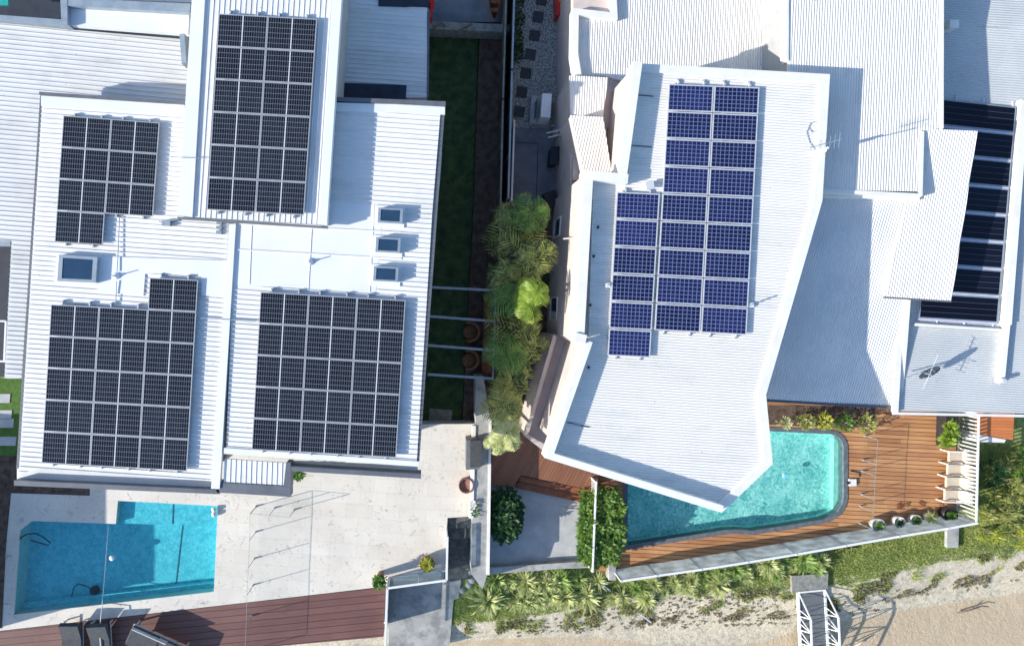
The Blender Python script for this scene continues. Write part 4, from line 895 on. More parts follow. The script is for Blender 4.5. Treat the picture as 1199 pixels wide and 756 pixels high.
for k in range(8): p = b2 + Vector((-.25, -.6, 0)).lerp(Vector((.3, .75, .05)), k / 7); mb.bar(p + Vector((-.2 + .015 * k, .08, 0)), p + Vector((.2 - .015 * k, -.08, 0)), .01)
mb.build('aerial', M['alu'], t)

# ------------------------------------------------------------------ fences and walls
# boundary wall between the two plots (broad pale top)
t = thing('boundary_wall', 'broad pale concrete boundary wall between the stone patio and the right garden', 'wall', P(562, 590, 0))
mb = MB(); mb.prism(PL([(556, 497), (574, 490), (575, 560), (571, 672), (565, 690), (552, 672), (553, 605)], 1.55), -.6, 1.50); mb.build('masonry', M['conc'], t)
mb = MB(); mb.prism(PL([(553, 498), (557, 498), (554, 606), (549, 606)], 1.5), 1.3, 1.56); mb.prism(PL([(572.5, 490), (575.5, 490), (573, 672), (569.5, 672)], 1.5), 1.3, 1.56); mb.build('edge_capping', M['parapet'], t)
mb = MB(); mb.prism(PL([(557, 440), (566, 440), (574, 490), (557, 497)], 1.45), -.3, 1.45); mb.build('lower_wall', M['conc'], t)
# long garden fence: two posts+rails with boards
def pfence(name, line, h, z0, mboard, mrail, label, cat='fence', post=1.8, thick=.05, rail=True, slat=None):
    pts = PL(line, z0)
    t = thing(name, label, cat, pts[0])
    for a, b in zip(pts, pts[1:]):
        mb = MB(); d = (b - a).normalized(); n = Vector((-d.y, d.x, 0)) * thick / 2
        if slat:
            k = int((b - a).length / slat)
            for i in range(k + 1):
                p = a.lerp(b, i / max(1, k)); mb.bar(p + Vector((0, 0, .08)), p + Vector((0, 0, h - .03)), slat * .42, thick * .6)
            mb.bar(a + Vector((0, 0, .12)), b + Vector((0, 0, .12)), thick * .8, .05)
        else: mb.prism([a - n, b - n, b + n, a + n], z0, z0 + h - .02)
        mb.build('slat_panel' if slat else 'panel', mboard, t)
        if rail: m2 = MB(); m2.bar(a + Vector((0, 0, h)), b + Vector((0, 0, h)), thick * 1.5, .045); m2.build('top_rail', mrail, t)
        k = max(1, int((b - a).length / post))
        for i in range(k + 1):
            p = a.lerp(b, i / k); m3 = MB(); m3.bar(p, p + Vector((0, 0, h + .03)), thick * 1.6, thick * 1.6); m3.build('post', mrail, t)
    return t
pfence('garden_fence', [(590, -60), (584, 130), (577, 430)], 1.8, 0, M['timberfence'], M['timbergrey'], 'long weathered grey timber fence beside the dark lawn')
pfence('screen_fence', [(598, -60), (593, 100), (589, 240)], 2.1, 0, M['timberfence'], M['alug'], 'dark screen with pale top rail between the timber fence and pebble path')
t = pfence('metal_gate', [(597.5, 152), (594.5, 240)], 1.5, 0, M['alug'], M['wfence'], 'tall narrow white metal frame beside the passage concrete', 'gate', slat=.12)
# raised timber beam wall at back of dark lawn
t = thing('timber_retaining_wall', 'weathered grey sleeper wall across the top of the dark lawn', 'wall', P(550, 33, 0))
mb = MB(); mb.prism(PL([(503, 25), (601, 29), (600, 38), (503, 34)], .9), 0, .9); mb.build('sleepers', M['timbergrey'], t)
mb = MB(); mb.tube([P(505, 35, .95), P(517, 27, .97), P(522, 31, .95)], .04, 6); mb.tube([P(538, 36, .95), P(552, 28, .97)], .04, 6); mb.build('loose_branch', M['bark'], t)
# fence along pool deck (opaque grey panels) and slat fence
t = thing('panel_fence', 'grey panel fence along the lower edge of the orange pool deck', 'fence', P(900, 640, 0))
Fl = [(718, 667), (758, 661), (808, 654), (860, 646), (915, 637), (970, 627.5), (1030, 617), (1085, 608), (1118, 602)]
for a, b in zip(Fl, Fl[1:]):
    pa, pb = P(*a), P(*b); d = (pb - pa).normalized(); n = Vector((-d.y, d.x, 0)) * .02
    mb = MB(); g = d * .03; mb.prism([pa + g - n, pb - g - n, pb - g + n, pa + g + n], -.4, 1.24); mb.build('panel', M['gfence'], t)
    mb = MB(); mb.bar(pa + Vector((0, 0, 1.28)), pb + Vector((0, 0, 1.28)), .10, .06); mb.build('top_rail', M['wfence'], t)
for a in Fl:
    p = P(*a); mb = MB(); mb.bar(p + Vector((0, 0, -.8)), p + Vector((0, 0, 1.33)), .06, .06); mb.build('post', M['wfence'], t)
pfence('slat_fence', [(1121, 480), (1118, 602)], 1.25, 0, M['slateframe'], M['wfence'], 'white vertical slat fence behind the row of cream chairs', slat=.17, thick=.05)
pfence('slat_fence', [(690, 556), (686, 656)], 1.3, .0, M['wfence'], M['wfence'], 'white slatted fence running between the two bright green hedges', slat=.10, thick=.05)
mb = MB(); mb.prism(PL([(574, 664), (700, 656), (721, 657), (721, 679), (713, 679), (713, 662), (700, 662), (574, 672)], .35), -1, .35)
tag(recenter(mb.build('low_wall', M['conc'])), 'low concrete wall at the foot of the concrete pad and hedges', 'wall')
mb = MB(); mb.prism(PL([(1109, 618), (1123, 618), (1122, 641), (1109, 641)], -.1), -1.0, -.1); tag(recenter(mb.build('concrete_block', M['conc'])), 'grey concrete block outside the corner of the slat fence', 'block')
# balustrade at patio corner
t = thing('balustrade', 'white metal balustrade around the corner of the stone patio', 'railing', P(455, 678, ZP))
bl = [(452, 760), (455, 676), (522, 667), (523, 618)]
for a, b in zip(bl, bl[1:]):
    pa, pb = P(*a, ZP), P(*b, ZP); mb = MB(); up = Vector((0, 0, 1.15)); mb.bar(pa + up, pb + up, .09, .06); mb.build('top_rail', M['wfence'], t)
    d = (pb - pa).normalized(); n = Vector((-d.y, d.x, 0)) * .006; mb = MB(); mb.prism([pa - n, pb - n, pb + n, pa + n], ZP + .08, ZP + 1.1); mb.build('glass_panel', M['glassg'], t)
    mb = MB(); mb.bar(pa + Vector((0, 0, .06)), pb + Vector((0, 0, .06)), .05, .05); mb.build('bottom_rail', M['wfence'], t)
for a in [(452, 715), (455, 676), (490, 671.5), (522, 667), (522.5, 643), (523, 618)]:
    p = P(*a, ZP); mb = MB(); mb.bar(p, p + Vector((0, 0, 1.16)), .05); mb.build('post', M['wfence'], t)
# patio glass pool fence
def glassfence(pts, h, label, posts=None):
    t = thing('glass_fence', label, 'fence', pts[0])
    for a, b in zip(pts, pts[1:]):
        d = (b - a).normalized(); n = Vector((-d.y, d.x, 0)) * .006; g = d * .02
        mb = MB(); mb.prism([a + g - n, b - g - n, b - g + n, a + g + n], a.z + .06, a.z + h); mb.build('glass_panel', M['glass'], t)
        mb = MB(); mb.bar(a + Vector((0, 0, h + .008)), b + Vector((0, 0, h + .008)), .012, .01); mb.build('top_edge', M['alug'], t)
    for p in pts:
        mb = MB(); mb.bar(p, p + Vector((0, 0, h - .02)), .022); mb.bar(p, p + Vector((0, 0, .14)), .06); mb.build('post', M['alug'], t)
    return t
glassfence([P(u, v, ZP) for u, v in ((300.5, 592), (300, 622), (298.5, 653), (297, 684), (296, 720), (294, 760))], 1.15, 'frameless glass pool fence with thin posts across the stone patio')
glassfence([P(u, v, ZP) for u, v in ((301, 592), (322, 594), (345, 596))], 1.15, 'short glass fence return with gate below the small awning')
glassfence([P(u, v, 0) for u, v in ((1012, 510), (1010, 538), (1009, 551), (1008, 578), (1007, 592), (1006, 612))], .95, 'clear glass pool fence on the orange deck beside the rippled pool')
# lower concrete landing and stone steps
slab('lower_landing', [(455, 690), (540, 678), (537, 700), (531, 702), (526, 760), (455, 760)], -.21, M['conc'], -2.2)
t = thing('stone_steps', 'dark stone steps descending beside the white balustrade', 'steps', P(538, 640, 0))
mb = MB()
for k in range(6):
    v0 = 606 + k * 12; mb.prism(PL([(524, v0), (555, v0 - 2), (555, v0 + 11), (524, v0 + 12)], .75 - .19 * k), -.5, .80 - .19 * k)
mb.build('tread', M['stonedark'], t)
mb = MB()
for (u, v, s) in ((547, 661, .22), (551, 668, .2), (545, 671, .16), (553, 678, .18), (549, 684, .15), (541, 690, .16)): mb.lathe(P(u, v, -.35), [(s, 0), (s * 1.05, s * .5), (s * .6, s), (.02, s * 1.15)], 9)
tag(recenter(mb.build('rock_pile', M['conc'])), 'pile of loose rocks at the bottom of the dark stone steps', 'rocks')
# pergola beams + garden props
for i, (v0, v1) in enumerate(((336, 340), (370, 376), (404, 410), (438, 443))):
    z = 2.9; mb = MB(); mb.bar(P(501, v0, z), P(581 - i * 1.5, v1, z), .10, .14); tag(recenter(mb.build('pergola_beam', M['alug'])), 'grey pergola beam over the dark garden, %s from top' % ORD[i], 'beam', 'pergola beams over the dark garden')
mb = MB(); mb.bar(P(580.5, 340, 2.7), P(577, 445, 2.7), .07, .1)
for a in ((580, 342), (577, 443)): mb.bar(P(*a, 0), P(a[0] , a[1], 2.7), .08)
tag(recenter(mb.build('pergola_frame', M['alug'])), 'slim grey pergola side beam with posts next to the palms', 'pergola frame')
for i, (u, v) in enumerate(((550, 388), (549, 421))):
    t = thing('wicker_chair', ('upper' if i == 0 else 'lower') + ' round brown wicker chair under the pergola beams', 'chair', P(u, v, 0), 'wicker chairs under the pergola')
    mb = MB(); mb.lathe(P(u, v, 0), [(.30, 0), (.34, .35), (.30, .42), (.05, .42)], 18); mb.build('seat', M['wicker'], t, True)
    mb = MB(); pts = [P(u, v, .7) + Vector((.42 * math.cos(a), .42 * math.sin(a), .15 * math.cos(a))) for a in [math.radians(-110 + 22 * k) for k in range(11)]]
    mb.tube(pts, .07, 8); mb.tube([p - Vector((0, 0, .3)) for p in pts], .05, 8); mb.build('backrest', M['wicker'], t, True)
mb = MB(); mb.prism(PL([(567, 345), (578, 345), (575, 436), (564, 436)], .45), 0, .45); tag(recenter(mb.build('timber_bench', M['timber'])), 'long red timber bench along the fence under the pergola', 'bench')
mb = MB(); mb.prism(PL([(503, 478), (530, 480), (528, 496), (502, 495)], .05), 0, .05); tag(recenter(mb.build('door_mat', M['timbergrey'])), 'grey mat on the ground at the lower end of the dark garden', 'mat')
# stepping pavers
for i, (u, v) in enumerate(((634, 0), (630, 20), (626, 42), (621, 64), (616, 86), (611, 108), (608, 131))):
    mb = MB(); mb.box(P(u, v, .01), (.48, .48, .06), math.radians(-8)); tag(recenter(mb.build('stepping_stone', M['paver'])), 'dark square paver on the pebble path, ' + ('top' if i == 0 else 'bottom' if i == 6 else ORD[i] + ' from top'), 'paver', 'dark square pavers on the pebble path')
# air conditioner
a = P(640, 128, 0)
t = thing('air_conditioner', 'white air conditioner unit standing beside the wall on the pebble path', 'air conditioner', a)
mb = MB(); mb.box(P(637, 128, .95), (.42, 1.05, 1.2), math.radians(-4)); mb.build('casing', M['wfence'], t)
mb = MB(); mb.box(P(627.5, 128, .95), (.02, .8, .8), math.radians(-4)); mb.build('grille', M['concdark'], t)
mb = MB(); mb.box(P(632, 130, .17), (.9, 1.25, .34), math.radians(-4)); mb.build('plinth', M['concpad'], t)
mb = MB(); mb.tube([P(641, 148, .4), P(647, 147, 1.2), P(655, 147, 1.4)], .03, 6); mb.build('pipe', M['alug'], t)
t = thing('bin', 'dark wheelie bin against the wall in the shaded passage', 'bin', P(655, 190, 0))
mb = MB(); mb.prism(PL([(646, 172), (654, 172), (652, 192), (644, 192)], .9), 0, .95); mb.build('body', M['black'], t); mb = MB(); mb.prism(PL([(645.6, 171.5), (655, 171.5), (652.6, 193), (643.4, 193)], .98), .96, 1.02); mb.build('lid', M['dark'], t)
mb = MB(); mb.prism(PL([(636, 227), (650, 222), (652, 236), (644, 246)], .4), 0, .45); tag(recenter(mb.build('storage_box', M['black'])), 'black box at the lower end of the passage beside the palm crowns', 'box')
mb = MB(); mb.tube([P(640, 156, 1.6), P(661, 151, 1.6)], .025, 6); mb.tube([P(642, 161, 1.6), P(660, 157, 1.6)], .025, 6); tag(recenter(mb.build('clothes_rail', M['wfence'])), 'thin white double rail on the wall below the air conditioner', 'rail')
# top objects
t = thing('outdoor_chair', 'red plastic outdoor chair beside the blue shaded roof at the top', 'chair', P(502, 8, 0))
mb = MB(); mb.box(P(502, 4, 2.0), (.5, .5, .05)); mb.build('seat', M['red'], t)
mb = MB(); mb.box(P(505, 12, 2.3), (.10, .9, .6)); mb.build('backrest', M['red'], t)
for dx, dy in ((-5, -3), (5, -3), (-5, 9), (5, 9)):
    mb = MB(); mb.bar(P(502 + dx, 5 + dy, .0), P(502 + dx, 5 + dy, 2.0), .05); mb.build('leg', M['red'], t)
t = thing('rowing_boat', 'orange varnished wooden boat lying in the yard at the top edge', 'boat', P(578, 4, 0))
bx = []
mb = MB(); n = 10
for k in range(n + 1):
    s = k / n; v = -30 + 52 * s; w = 6.5 * math.sin(math.pi * min(1, .12 + s * .88)) ** .7 + .4
    w = 6.5 * max(.05, math.sin(math.pi * s)) ** .6
    bx.append([P(579 - w, v, .62), P(579 - w * .7, v, .25), P(579, v, .12), P(579 + w * .7, v, .25), P(579 + w, v, .62)])
for a, b in zip(bx, bx[1:]):
    for k in range(4): mb.face([a[k], a[k + 1], b[k + 1], b[k]])
mb.build('hull', M['orange'], t, True)
for v in (-12, 2, 12): mb = MB(); mb.bar(P(573.5, v, .5), P(584.5, v, .5), .18, .03); mb.build('thwart', M['timber'], t)
t = thing('kayak_cart', 'red box with yellow lid beside the wall at top of pebble path', 'box', P(659, 8, 0))
mb = MB(); mb.prism(PL([(651, -30), (668, -30), (668, 10), (652, 18)], .8), 0, .8); mb.build('body', M['red'], t)
mb = MB(); mb.prism(PL([(655, -30), (670, -30), (670, 1.5), (655, 1)], 1.0), .81, 1.0); mb.build('lid', M['yellow'], t)
mb = MB(); mb.prism(PL([(-20, -20), (9, -20), (9, 6), (-20, 6)], 4.1), 4.0, 4.08); t = mb.build('shade_umbrella', M['teal']); recenter(t); tag(t, 'teal canvas square at the top left corner', 'canopy')
# BBQ, pot, planters
t = thing('barbecue', 'dark grey covered barbecue standing on the patio beside the boundary wall', 'barbecue', P(553, 530, ZP))
mb = MB(); mb.prism(PL([(545.5, 513), (560, 511), (561, 546), (545, 547)], ZP + .5), ZP, ZP + .95); mb.build('cabinet', mat_noise('grey_vinyl', (.13, .14, .15), (.17, .18, .19), 4, .6), t)
mb = MB(); mb.prism(PL([(550.5, 515), (563.5, 515), (563.5, 546), (550.5, 547)], ZP + 1.0), ZP + .951, ZP + 1.05); mb.build('lid', M['slate'], t)
t = thing('pot', 'large round terracotta pot beside the barbecue on the patio', 'pot', P(545, 565, ZP))
mb = MB(); mb.lathe(P(545, 564.5, ZP), [(.20, 0), (.30, .25), (.34, .55), (.34, .60), (.29, .60), (.27, .50), (.02, .48)], 28); mb.build('body', M['terra'], t, True)
# plants -------------------------------------------------------------
def leafquad(mb, base, dirv, length, w, up=Vector((0, 0, 1)), droop=.2, seg=2):
    d = dirv.normalized(); s = d.cross(up)
    if s.length < .05: s = Vector((1, 0, 0))
    s.normalize(); prev = None
    for k in range(seg + 1):
        f = k / seg; p = base + d * (length * f) + Vector((0, 0, -droop * length * f * f)); ww = w * (math.sin(math.pi * (.12 + .86 * f)) ** .8)
        cur = (p - s * ww / 2, p + s * ww / 2)
        if prev: mb.face([prev[0], prev[1], cur[1], cur[0]])
        prev = cur
def strap_clump(mb, c, r, n, w, h, rr):
    for i in range(n):
        a = rr.uniform(0, 2 * math.pi); e = rr.uniform(.15, 1.25); d = Vector((math.cos(a) * math.cos(e), math.sin(a) * math.cos(e), math.sin(e)))
        ln = r * rr.uniform(.75, 1.15); base = Vector(c) + Vector((rr.uniform(-.05, .05), rr.uniform(-.05, .05), rr.uniform(0, h)))
        pts = []; prev = None; s = Vector((-d.y, d.x, 0)).normalized()
        for k in range(4):
            f = k / 3; p = base + d * ln * f + Vector((0, 0, -.55 * ln * f * f * math.cos(e))); ww = w * (1, 1.1, .8, .08)[k]
            cur = (p - s * ww / 2, p + s * ww / 2)
            if prev: mb.face([prev[0], prev[1], cur[1], cur[0]])
            prev = cur
def bush(mb, c, rx, ry, rz, n, ls, rr, lw=.4):
    c = Vector(c)
    for i in range(n):
        a = rr.uniform(0, 2 * math.pi); zz = rr.uniform(-.2, 1); q = math.sqrt(max(0, 1 - zz * zz)); rad = rr.uniform(.55, 1.05)
        nrm = Vector((q * math.cos(a), q * math.sin(a), zz)); p = c + Vector((nrm.x * rx, nrm.y * ry, nrm.z * rz)) * rad
        d = (nrm * .8 + Vector((rr.uniform(-1, 1), rr.uniform(-1, 1), rr.uniform(-.4, .8)))).normalized()
        leafquad(mb, p, d, ls * rr.uniform(.6, 1.2), ls * lw, droop=.15)
def palm(u, v, z, r, nf, m, label, ztop, rr, trunk=True, lw=.05, lpf=16, ll=.42, erect=.5):
    c = P(u, v, ztop); g = Vector((c.x + rr.uniform(-.15, .15), c.y + rr.uniform(-.1, .1), z)); t = thing('palm', label, 'palm tree', g)
    mb = MB(); mb.tube([g, g.lerp(c, .5) + Vector((.03, .02, 0)), c], .09, 8, .055); mb.build('trunk', M['bark'], t, True)
    mb = MB()
    for i in range(nf):
        a = 2 * math.pi * i / nf + rr.uniform(-.4, .4); e = rr.uniform(.1, erect + .3); ln = r * rr.uniform(.6, 1.2)
        d = Vector((math.cos(a) * math.cos(e), math.sin(a) * math.cos(e), math.sin(e))); side = Vector((-math.sin(a), math.cos(a), 0)); prev = None
        for k in range(lpf + 1):
            f = k / lpf; p = c + d * ln * f + Vector((0, 0, -.6 * ln * f * f))
            if prev is not None: 
                mb.face([prev - side * .012, prev + side * .012, p + side * .012, p - side * .012])
                L_ = ll * (math.sin(math.pi * (.15 + .8 * f)) ** .7) * rr.uniform(.85, 1.1)
                tng = (p - prev).normalized()
                for sg in (-1, 1):
                    leafquad(mb, p, side * sg * .85 + tng * .6 + Vector((0, 0, rr.uniform(-.25, .1))), L_, lw, droop=.35)
            prev = p
    mb.build('crown', m, t); return t
rr = random.Random(11)
PAL = [ # u, v (crown image position), height, radius, fronds, mat, description
 (600, 262, 2.6, 1.15, 11, 'leafdk', 'dark green feathery palm at the top of the palm bed by the passage'),
 (622, 250, 2.9, .85, 9, 'leafmid', 'small brighter palm at the top right of the palm bed'),
 (612, 295, 3.0, 1.25, 12, 'leafdk', 'dark dense palm, second down the palm bed beside the fence'),
 (629, 305, 3.2, .95, 11, 'leafdk', 'dark palm leaning toward the beige wall with its shadow on it'),
 (592, 325, 2.8, 1.0, 10, 'leafdk', 'dark palm spreading over the fence above the pergola beams'),
 (622, 352, 3.4, .85, 10, 'leafbr', 'bright yellow green palm in the middle of the palm bed'),
 (630, 343, 3.7, .6, 8, 'leafbr', 'smallest bright yellow green palm, nearest the beige wall'),
 (597, 350, 3.1, .85, 9, 'leafmid', 'mid green palm left of the bright yellow green palm'),
 (608, 388, 2.9, 1.2, 11, 'leafdk', 'dark palm just below the bright yellow green palm'),
 (618, 405, 2.6, .8, 9, 'leafdk', 'dark palm beside the wall corner next to the dark window recess'),
 (592, 415, 2.8, 1.0, 10, 'leafmid', 'mid green palm right of the lowest pergola beam'),
 (600, 445, 2.6, 1.1, 11, 'leafdk', 'dark palm in the lower part of the palm bed'),
 (590, 475, 2.7, 1.0, 11, 'leafolive', 'olive green palm above the brown deck'),
 (594, 505, 2.4, .85, 12, 'leafpale', 'pale tipped palm hanging over the brown deck at the lower end'),
 (583, 520, 2.0, .5, 8, 'leafpale', 'small pale palm tuft beside the boundary wall')]
for u, v, zt, r, nf, mm, lab in PAL:
    palm(u, v, .05, r * 1.08, max(6, nf - 4), M[mm], lab, zt + (1.7 if mm in ('leafbr', 'leafpale', 'leafmid') else rr.uniform(.3, 1.5)), rr, lw=.06 if mm != 'leafbr' else .06, ll=.62 * r, lpf=9)
def plant(name, cat, label, parts, loc, group=None):
    t = thing(name, label, cat, loc, group)
    return t
# understorey under palms
def shrub(u, v, z, rx, ry, rz, n, ls, m, label, name='shrub', lw=.4, group=None):
    t = thing(name, label, 'shrub', P(u, v, z), group); b = P(u, v, z)
    mb = MB(); 
    for k in range(5):
        a = k * 1.3; mb.tube([b, b + Vector((rx * .5 * math.cos(a), ry * .5 * math.sin(a), rz * .7))], .02, 5, .01)
    mb.build('stem', M['bark'], t)
    mb = MB(); bush(mb, b + Vector((0, 0, rz * .45)), rx, ry, rz * .6, n, ls, rr, lw); mb.build('foliage', M[m], t); return t
for i, (u, v, s) in enumerate(((604, 275, .6), (618, 330, .7), (600, 370, .7), (612, 420, .7), (598, 462, .6))):
    shrub(u, v, .05, s * 1.0, s * 1.1, 1.0, 120, .34, 'leafdkb', 'dark leafy undergrowth between the palms, %s from top' % ORD[i], lw=.25, group='undergrowth between the palms')
shrub(589, 597, 0, .78, 1.15, 1.5, 900, .26, 'leafdkb', 'dark green rounded shrub on the left of the concrete pad', lw=.45)
def hedge(px, z, h, label, n, m='hedge', ls=.30, den=1.0):
    pts = PL(px, z); c = sum(pts, Vector()) / len(pts); t = thing('hedge', label, 'hedge', c)
    xs = [p.x for p in pts]; ys = [p.y for p in pts]
    def inside(x, y):
        r_ = False; j = len(pts) - 1
        for i in range(len(pts)):
            if (pts[i].y > y) != (pts[j].y > y) and x < (pts[j].x - pts[i].x) * (y - pts[i].y) / (pts[j].y - pts[i].y) + pts[i].x: r_ = not r_
            j = i
        return r_
    mb = MB(); st = MB(); k = 0
    while k < n:
        x = rr.uniform(min(xs), max(xs)); y = rr.uniform(min(ys), max(ys))
        if not inside(x, y): continue
        k += 1; top = z + h + .22 * noise.noise(Vector((x * 2.5, y * 2.5, 0)))
        # rosettes of broad leaves
        c_ = Vector((x, y, top - rr.random() ** 2 * .6))
        for q in range(6):
            a = rr.uniform(0, 6.283); e = rr.uniform(.0, 1.0); leafquad(mb, c_, Vector((math.cos(a) * math.cos(e), math.sin(a) * math.cos(e), math.sin(e))), ls * rr.uniform(.7, 1.15), ls * .30, droop=.3)
        if k % 12 == 0: st.tube([Vector((x, y, z)), c_], .015, 5)
    mb.build('foliage', M[m], t); st.build('stem', M['bark'], t)
hedge([(675, 572), (690, 570), (690, 652), (674, 648)], 0, 1.15, 'bright green hedge on the left of the white slatted fence', 330)
hedge([(692, 568), (715, 566), (722, 590), (723, 632), (714, 650), (690, 652)], 0, 1.1, 'glossy green hedge between the white slatted fence and the pool', 470)
# potted plants
def potted(u, v, z, r, h, pm, leafm, label, cat='potted plant', n=26, leafr=.35, strap=True, group=None):
    b = P(u, v, z); t = thing('potted_plant', label, cat, b, group)
    mb = MB(); mb.lathe(b, [(r * .7, 0), (r * .9, h * .5), (r, h), (r * .88, h), (r * .85, h - .08), (.02, h - .1)], 22); mb.build('pot', M[pm], t, True)
    mb = MB()
    if strap: strap_clump(mb, b + Vector((0, 0, h - .05)), leafr, n, .05, .12, rr)
    else: bush(mb, b + Vector((0, 0, h)), leafr, leafr, leafr * .8, n, .14, rr, .5)
    mb.build('foliage', M[leafm], t); return t
potted(500, 656, ZP, .34, .45, 'terra', 'leafyg', 'yellow green plant in wide terracotta bowl inside the balustrade corner', n=110, leafr=.42)
potted(446, 671, ZP, .18, .9, 'terra', 'leafmid', 'small green topiary plant at the left end of the balustrade', n=260, leafr=.27, strap=False)
strapl = MB(); 
shrub(352, 549, ZP, .22, .25, .9, 60, .3, 'leafmid', 'small leafy plant poking out under the roof edge beside the awning', name='plant')
mb = MB(); t = thing('flower_plant', 'small white flowered plant on top of the boundary wall', 'plant', P(553, 592, 1.5)); bush(mb, P(554, 590, 1.55), .14, .14, .14, 60, .12, rr, .6); mb.build('petals', M['parapet'], t); mb = MB(); bush(mb, P(556, 598, 1.5), .2, .25, .12, 60, .14, rr, .4); mb.build('foliage', M['leafmid'], t)
pots = [(1022, 612, .33, .42, 'potw', 'leafmid', 'round pale pot with bright green plant, leftmost by the panel fence', 90, .26), (1046, 608, .27, .45, 'potw', 'leafdkb', 'white rimmed pot with dark succulent, second from left by the panel fence', 40, .20), (1066, 606, .26, .4, 'potw', 'leafmid', 'white rimmed pot with leafy plant, middle of the pots by the panel fence', 60, .25), (1083, 603, .2, .35, 'potw', 'leafpale', 'grey green spiky plant spilling from its pot near the fence corner', 60, .42), (1104, 599, .33, .5, 'black', 'leafmid', 'large black tub with green plant in the fence corner', 90, .3)]
for u, v, r, h, pm, lm, lab, n, lr in pots: potted(u, v, 0, r, h, pm, lm, lab, n=n, leafr=lr, group='pots along the pool deck fence')
for i, (u, v, lm, lab, s) in enumerate(((913, 493, 'leafpale', 'silvery sparse shrub in the dark bed at the pool end nearest the pointed roof', .26), (938, 492, 'leafolive', 'yellow green clipped shrub, second in the row behind the pool', .33), (959, 491, 'leafyg', 'yellowish loose shrub, third in the row behind the pool', .36), (983, 493, 'leafmid', 'bright green rounded shrub, fourth in the row behind the pool', .35), (1008, 494, 'leafolive', 'grey green spiky rounded shrub, last in the row behind the pool', .40))):
    shrub(u, v, 0, s, s, .75, 170 if i else 50, .15, lm, lab, group='shrubs behind the rippled pool', lw=.5)
slab('shrub_bed', [(885, 474), (1025, 476), (1024, 500), (975, 500), (900, 496), (885, 500)], .02, M['soil'], -.2)
t = thing('planter_box', 'tall dark planter with leafy green plants beside the slat fence', 'planter', P(1113, 505, 0))
mb = MB(); mb.prism(PL([(1108, 484), (1119, 484), (1118, 523), (1107, 523)], .6), 0, .6); mb.build('box', M['black'], t)
mb = MB(); bush(mb, P(1112, 504, .8), .25, .45, .25, 130, .22, rr, .5); bush(mb, P(1109, 514, .8), .25, .3, .25, 70, .25, rr, .5); mb.build('foliage', M['leafbr'], t)
t = thing('deck_lamp', 'small white ball lamp at the corner of the orange deck near the planter', 'lamp', P(1104, 488, 0)); mb = MB(); mb.lathe(P(1104, 488, 0), [(.05, 0), (.10, .06), (.1, .14), (.02, .2)], 12); mb.build('globe', M['parapet'], t, True)
t = thing('shower_base', 'small white square outlet box on the deck beside the pool coping', 'outlet', P(997, 563, 0)); mb = MB(); mb.box(P(998, 564.5, .05), (.32, .32, .1)); mb.build('box', M['parapet'], t); mb = MB(); mb.lathe(P(993, 565, .1), [(.07, 0), (.07, .03)], 12); mb.build('drain', M['black'], t)
t = thing('cleaner_pole', 'bent dark metal handle lying on the deck beside the glass fence', 'pole', P(1003, 552, 0)); mb = MB(); mb.tube([P(996, 551, .03), P(1006, 553, .03), P(1006, 558, .03)], .025, 6); mb.build('handle', M['black'], t)
for i, (u, v, s) in enumerate(((1056, 590, .5), (1078, 587, .25))):
    mb = MB(); 
    for k in range(18 if i == 0 else 8): a = rr.uniform(-.3, .6); leafquad(mb, P(u + rr.uniform(-8, 8) * s * 1.6, v - rr.uniform(-3, 3) + 2, .05), Vector((math.cos(a), math.sin(a), .1)), .2, .09)
    tag(recenter(mb.build('fallen_leaves', M['timber'])), ('larger' if i == 0 else 'smaller') + ' scatter of fallen brown leaves on the orange deck above the pots', 'leaves')
# cream chairs
for i in range(4):
    v = 533 + i * 14.6; u = 1118 - i * 1.6; b = P(u - 3, v, 0)
    t = thing('deck_chair', 'cream lounge armchair against the slat fence, %s of the four' % ['topmost', 'second from top', 'third from top', 'lowest'][i], 'chair', b, 'four cream armchairs in a row')
    def bx(cx, cy, cz, sx, sy, sz, tl=None):
        m_ = MB(); m_.box(b + Vector((cx, cy, cz)), (sx, sy, sz), math.radians(-2), tl); return m_
    bx(-.12, 0, .34, .62, .50, .12).build('seat', M['cream'], t)
    bx(.32, 0, .62, .12, .50, .66, Matrix.Rotation(.42, 4, 'Y')).build('backrest', M['cream'], t)
    for s in (-1, 1):
        fr_ = bx(-.14, s * .285, .56, .95, .05, .04); fr_.build('armrest', M['parapet'], t)
        for dx in (-.55, .28): bx(dx, s * .285, .27, .05, .045, .54).build('leg', M['parapet'], t)
# loungers on left deck
def lounger(u, v, rot, label, full=True):
    b = P(u, v, ZP); t = thing('sun_lounger', label, 'sun lounger', b, 'charcoal sun loungers on the burgundy deck'); m0 = Matrix.Translation(b) @ Matrix.Rotation(rot, 4, 'Z')
    def bx(cx, cy, cz, sx, sy, sz, ry=0):
        m_ = MB(); q = MB(); q.box((0, 0, 0), (sx, sy, sz)); mt = m0 @ Matrix.Translation((cx, cy, cz)) @ Matrix.Rotation(ry, 4, 'X'); m_.v = [mt @ x for x in q.v]; m_.f = q.f; return m_
    bx(0, -.95, .36, .84, 1.25, .22).build('mattress', M['slate'], t)
    bx(0, 0, .54, .84, .80, .20, .42).build('backrest', M['slate'], t)
    bx(-.43, -.62, .29, .03, 1.95, .05).build('frame', M['slateframe'], t); bx(.43, -.62, .29, .03, 1.95, .05).build('frame', M['slateframe'], t)
    for x in (-.40, .40):
        for y in (.28, -1.5): bx(x, y, .13, .05, .05, .27).build('leg', M['slateframe'], t)
lounger(90, 732, math.radians(0), 'charcoal sun lounger at far left below the rectangular pool')
lounger(122, 733, math.radians(3), 'charcoal sun lounger under the white hose')
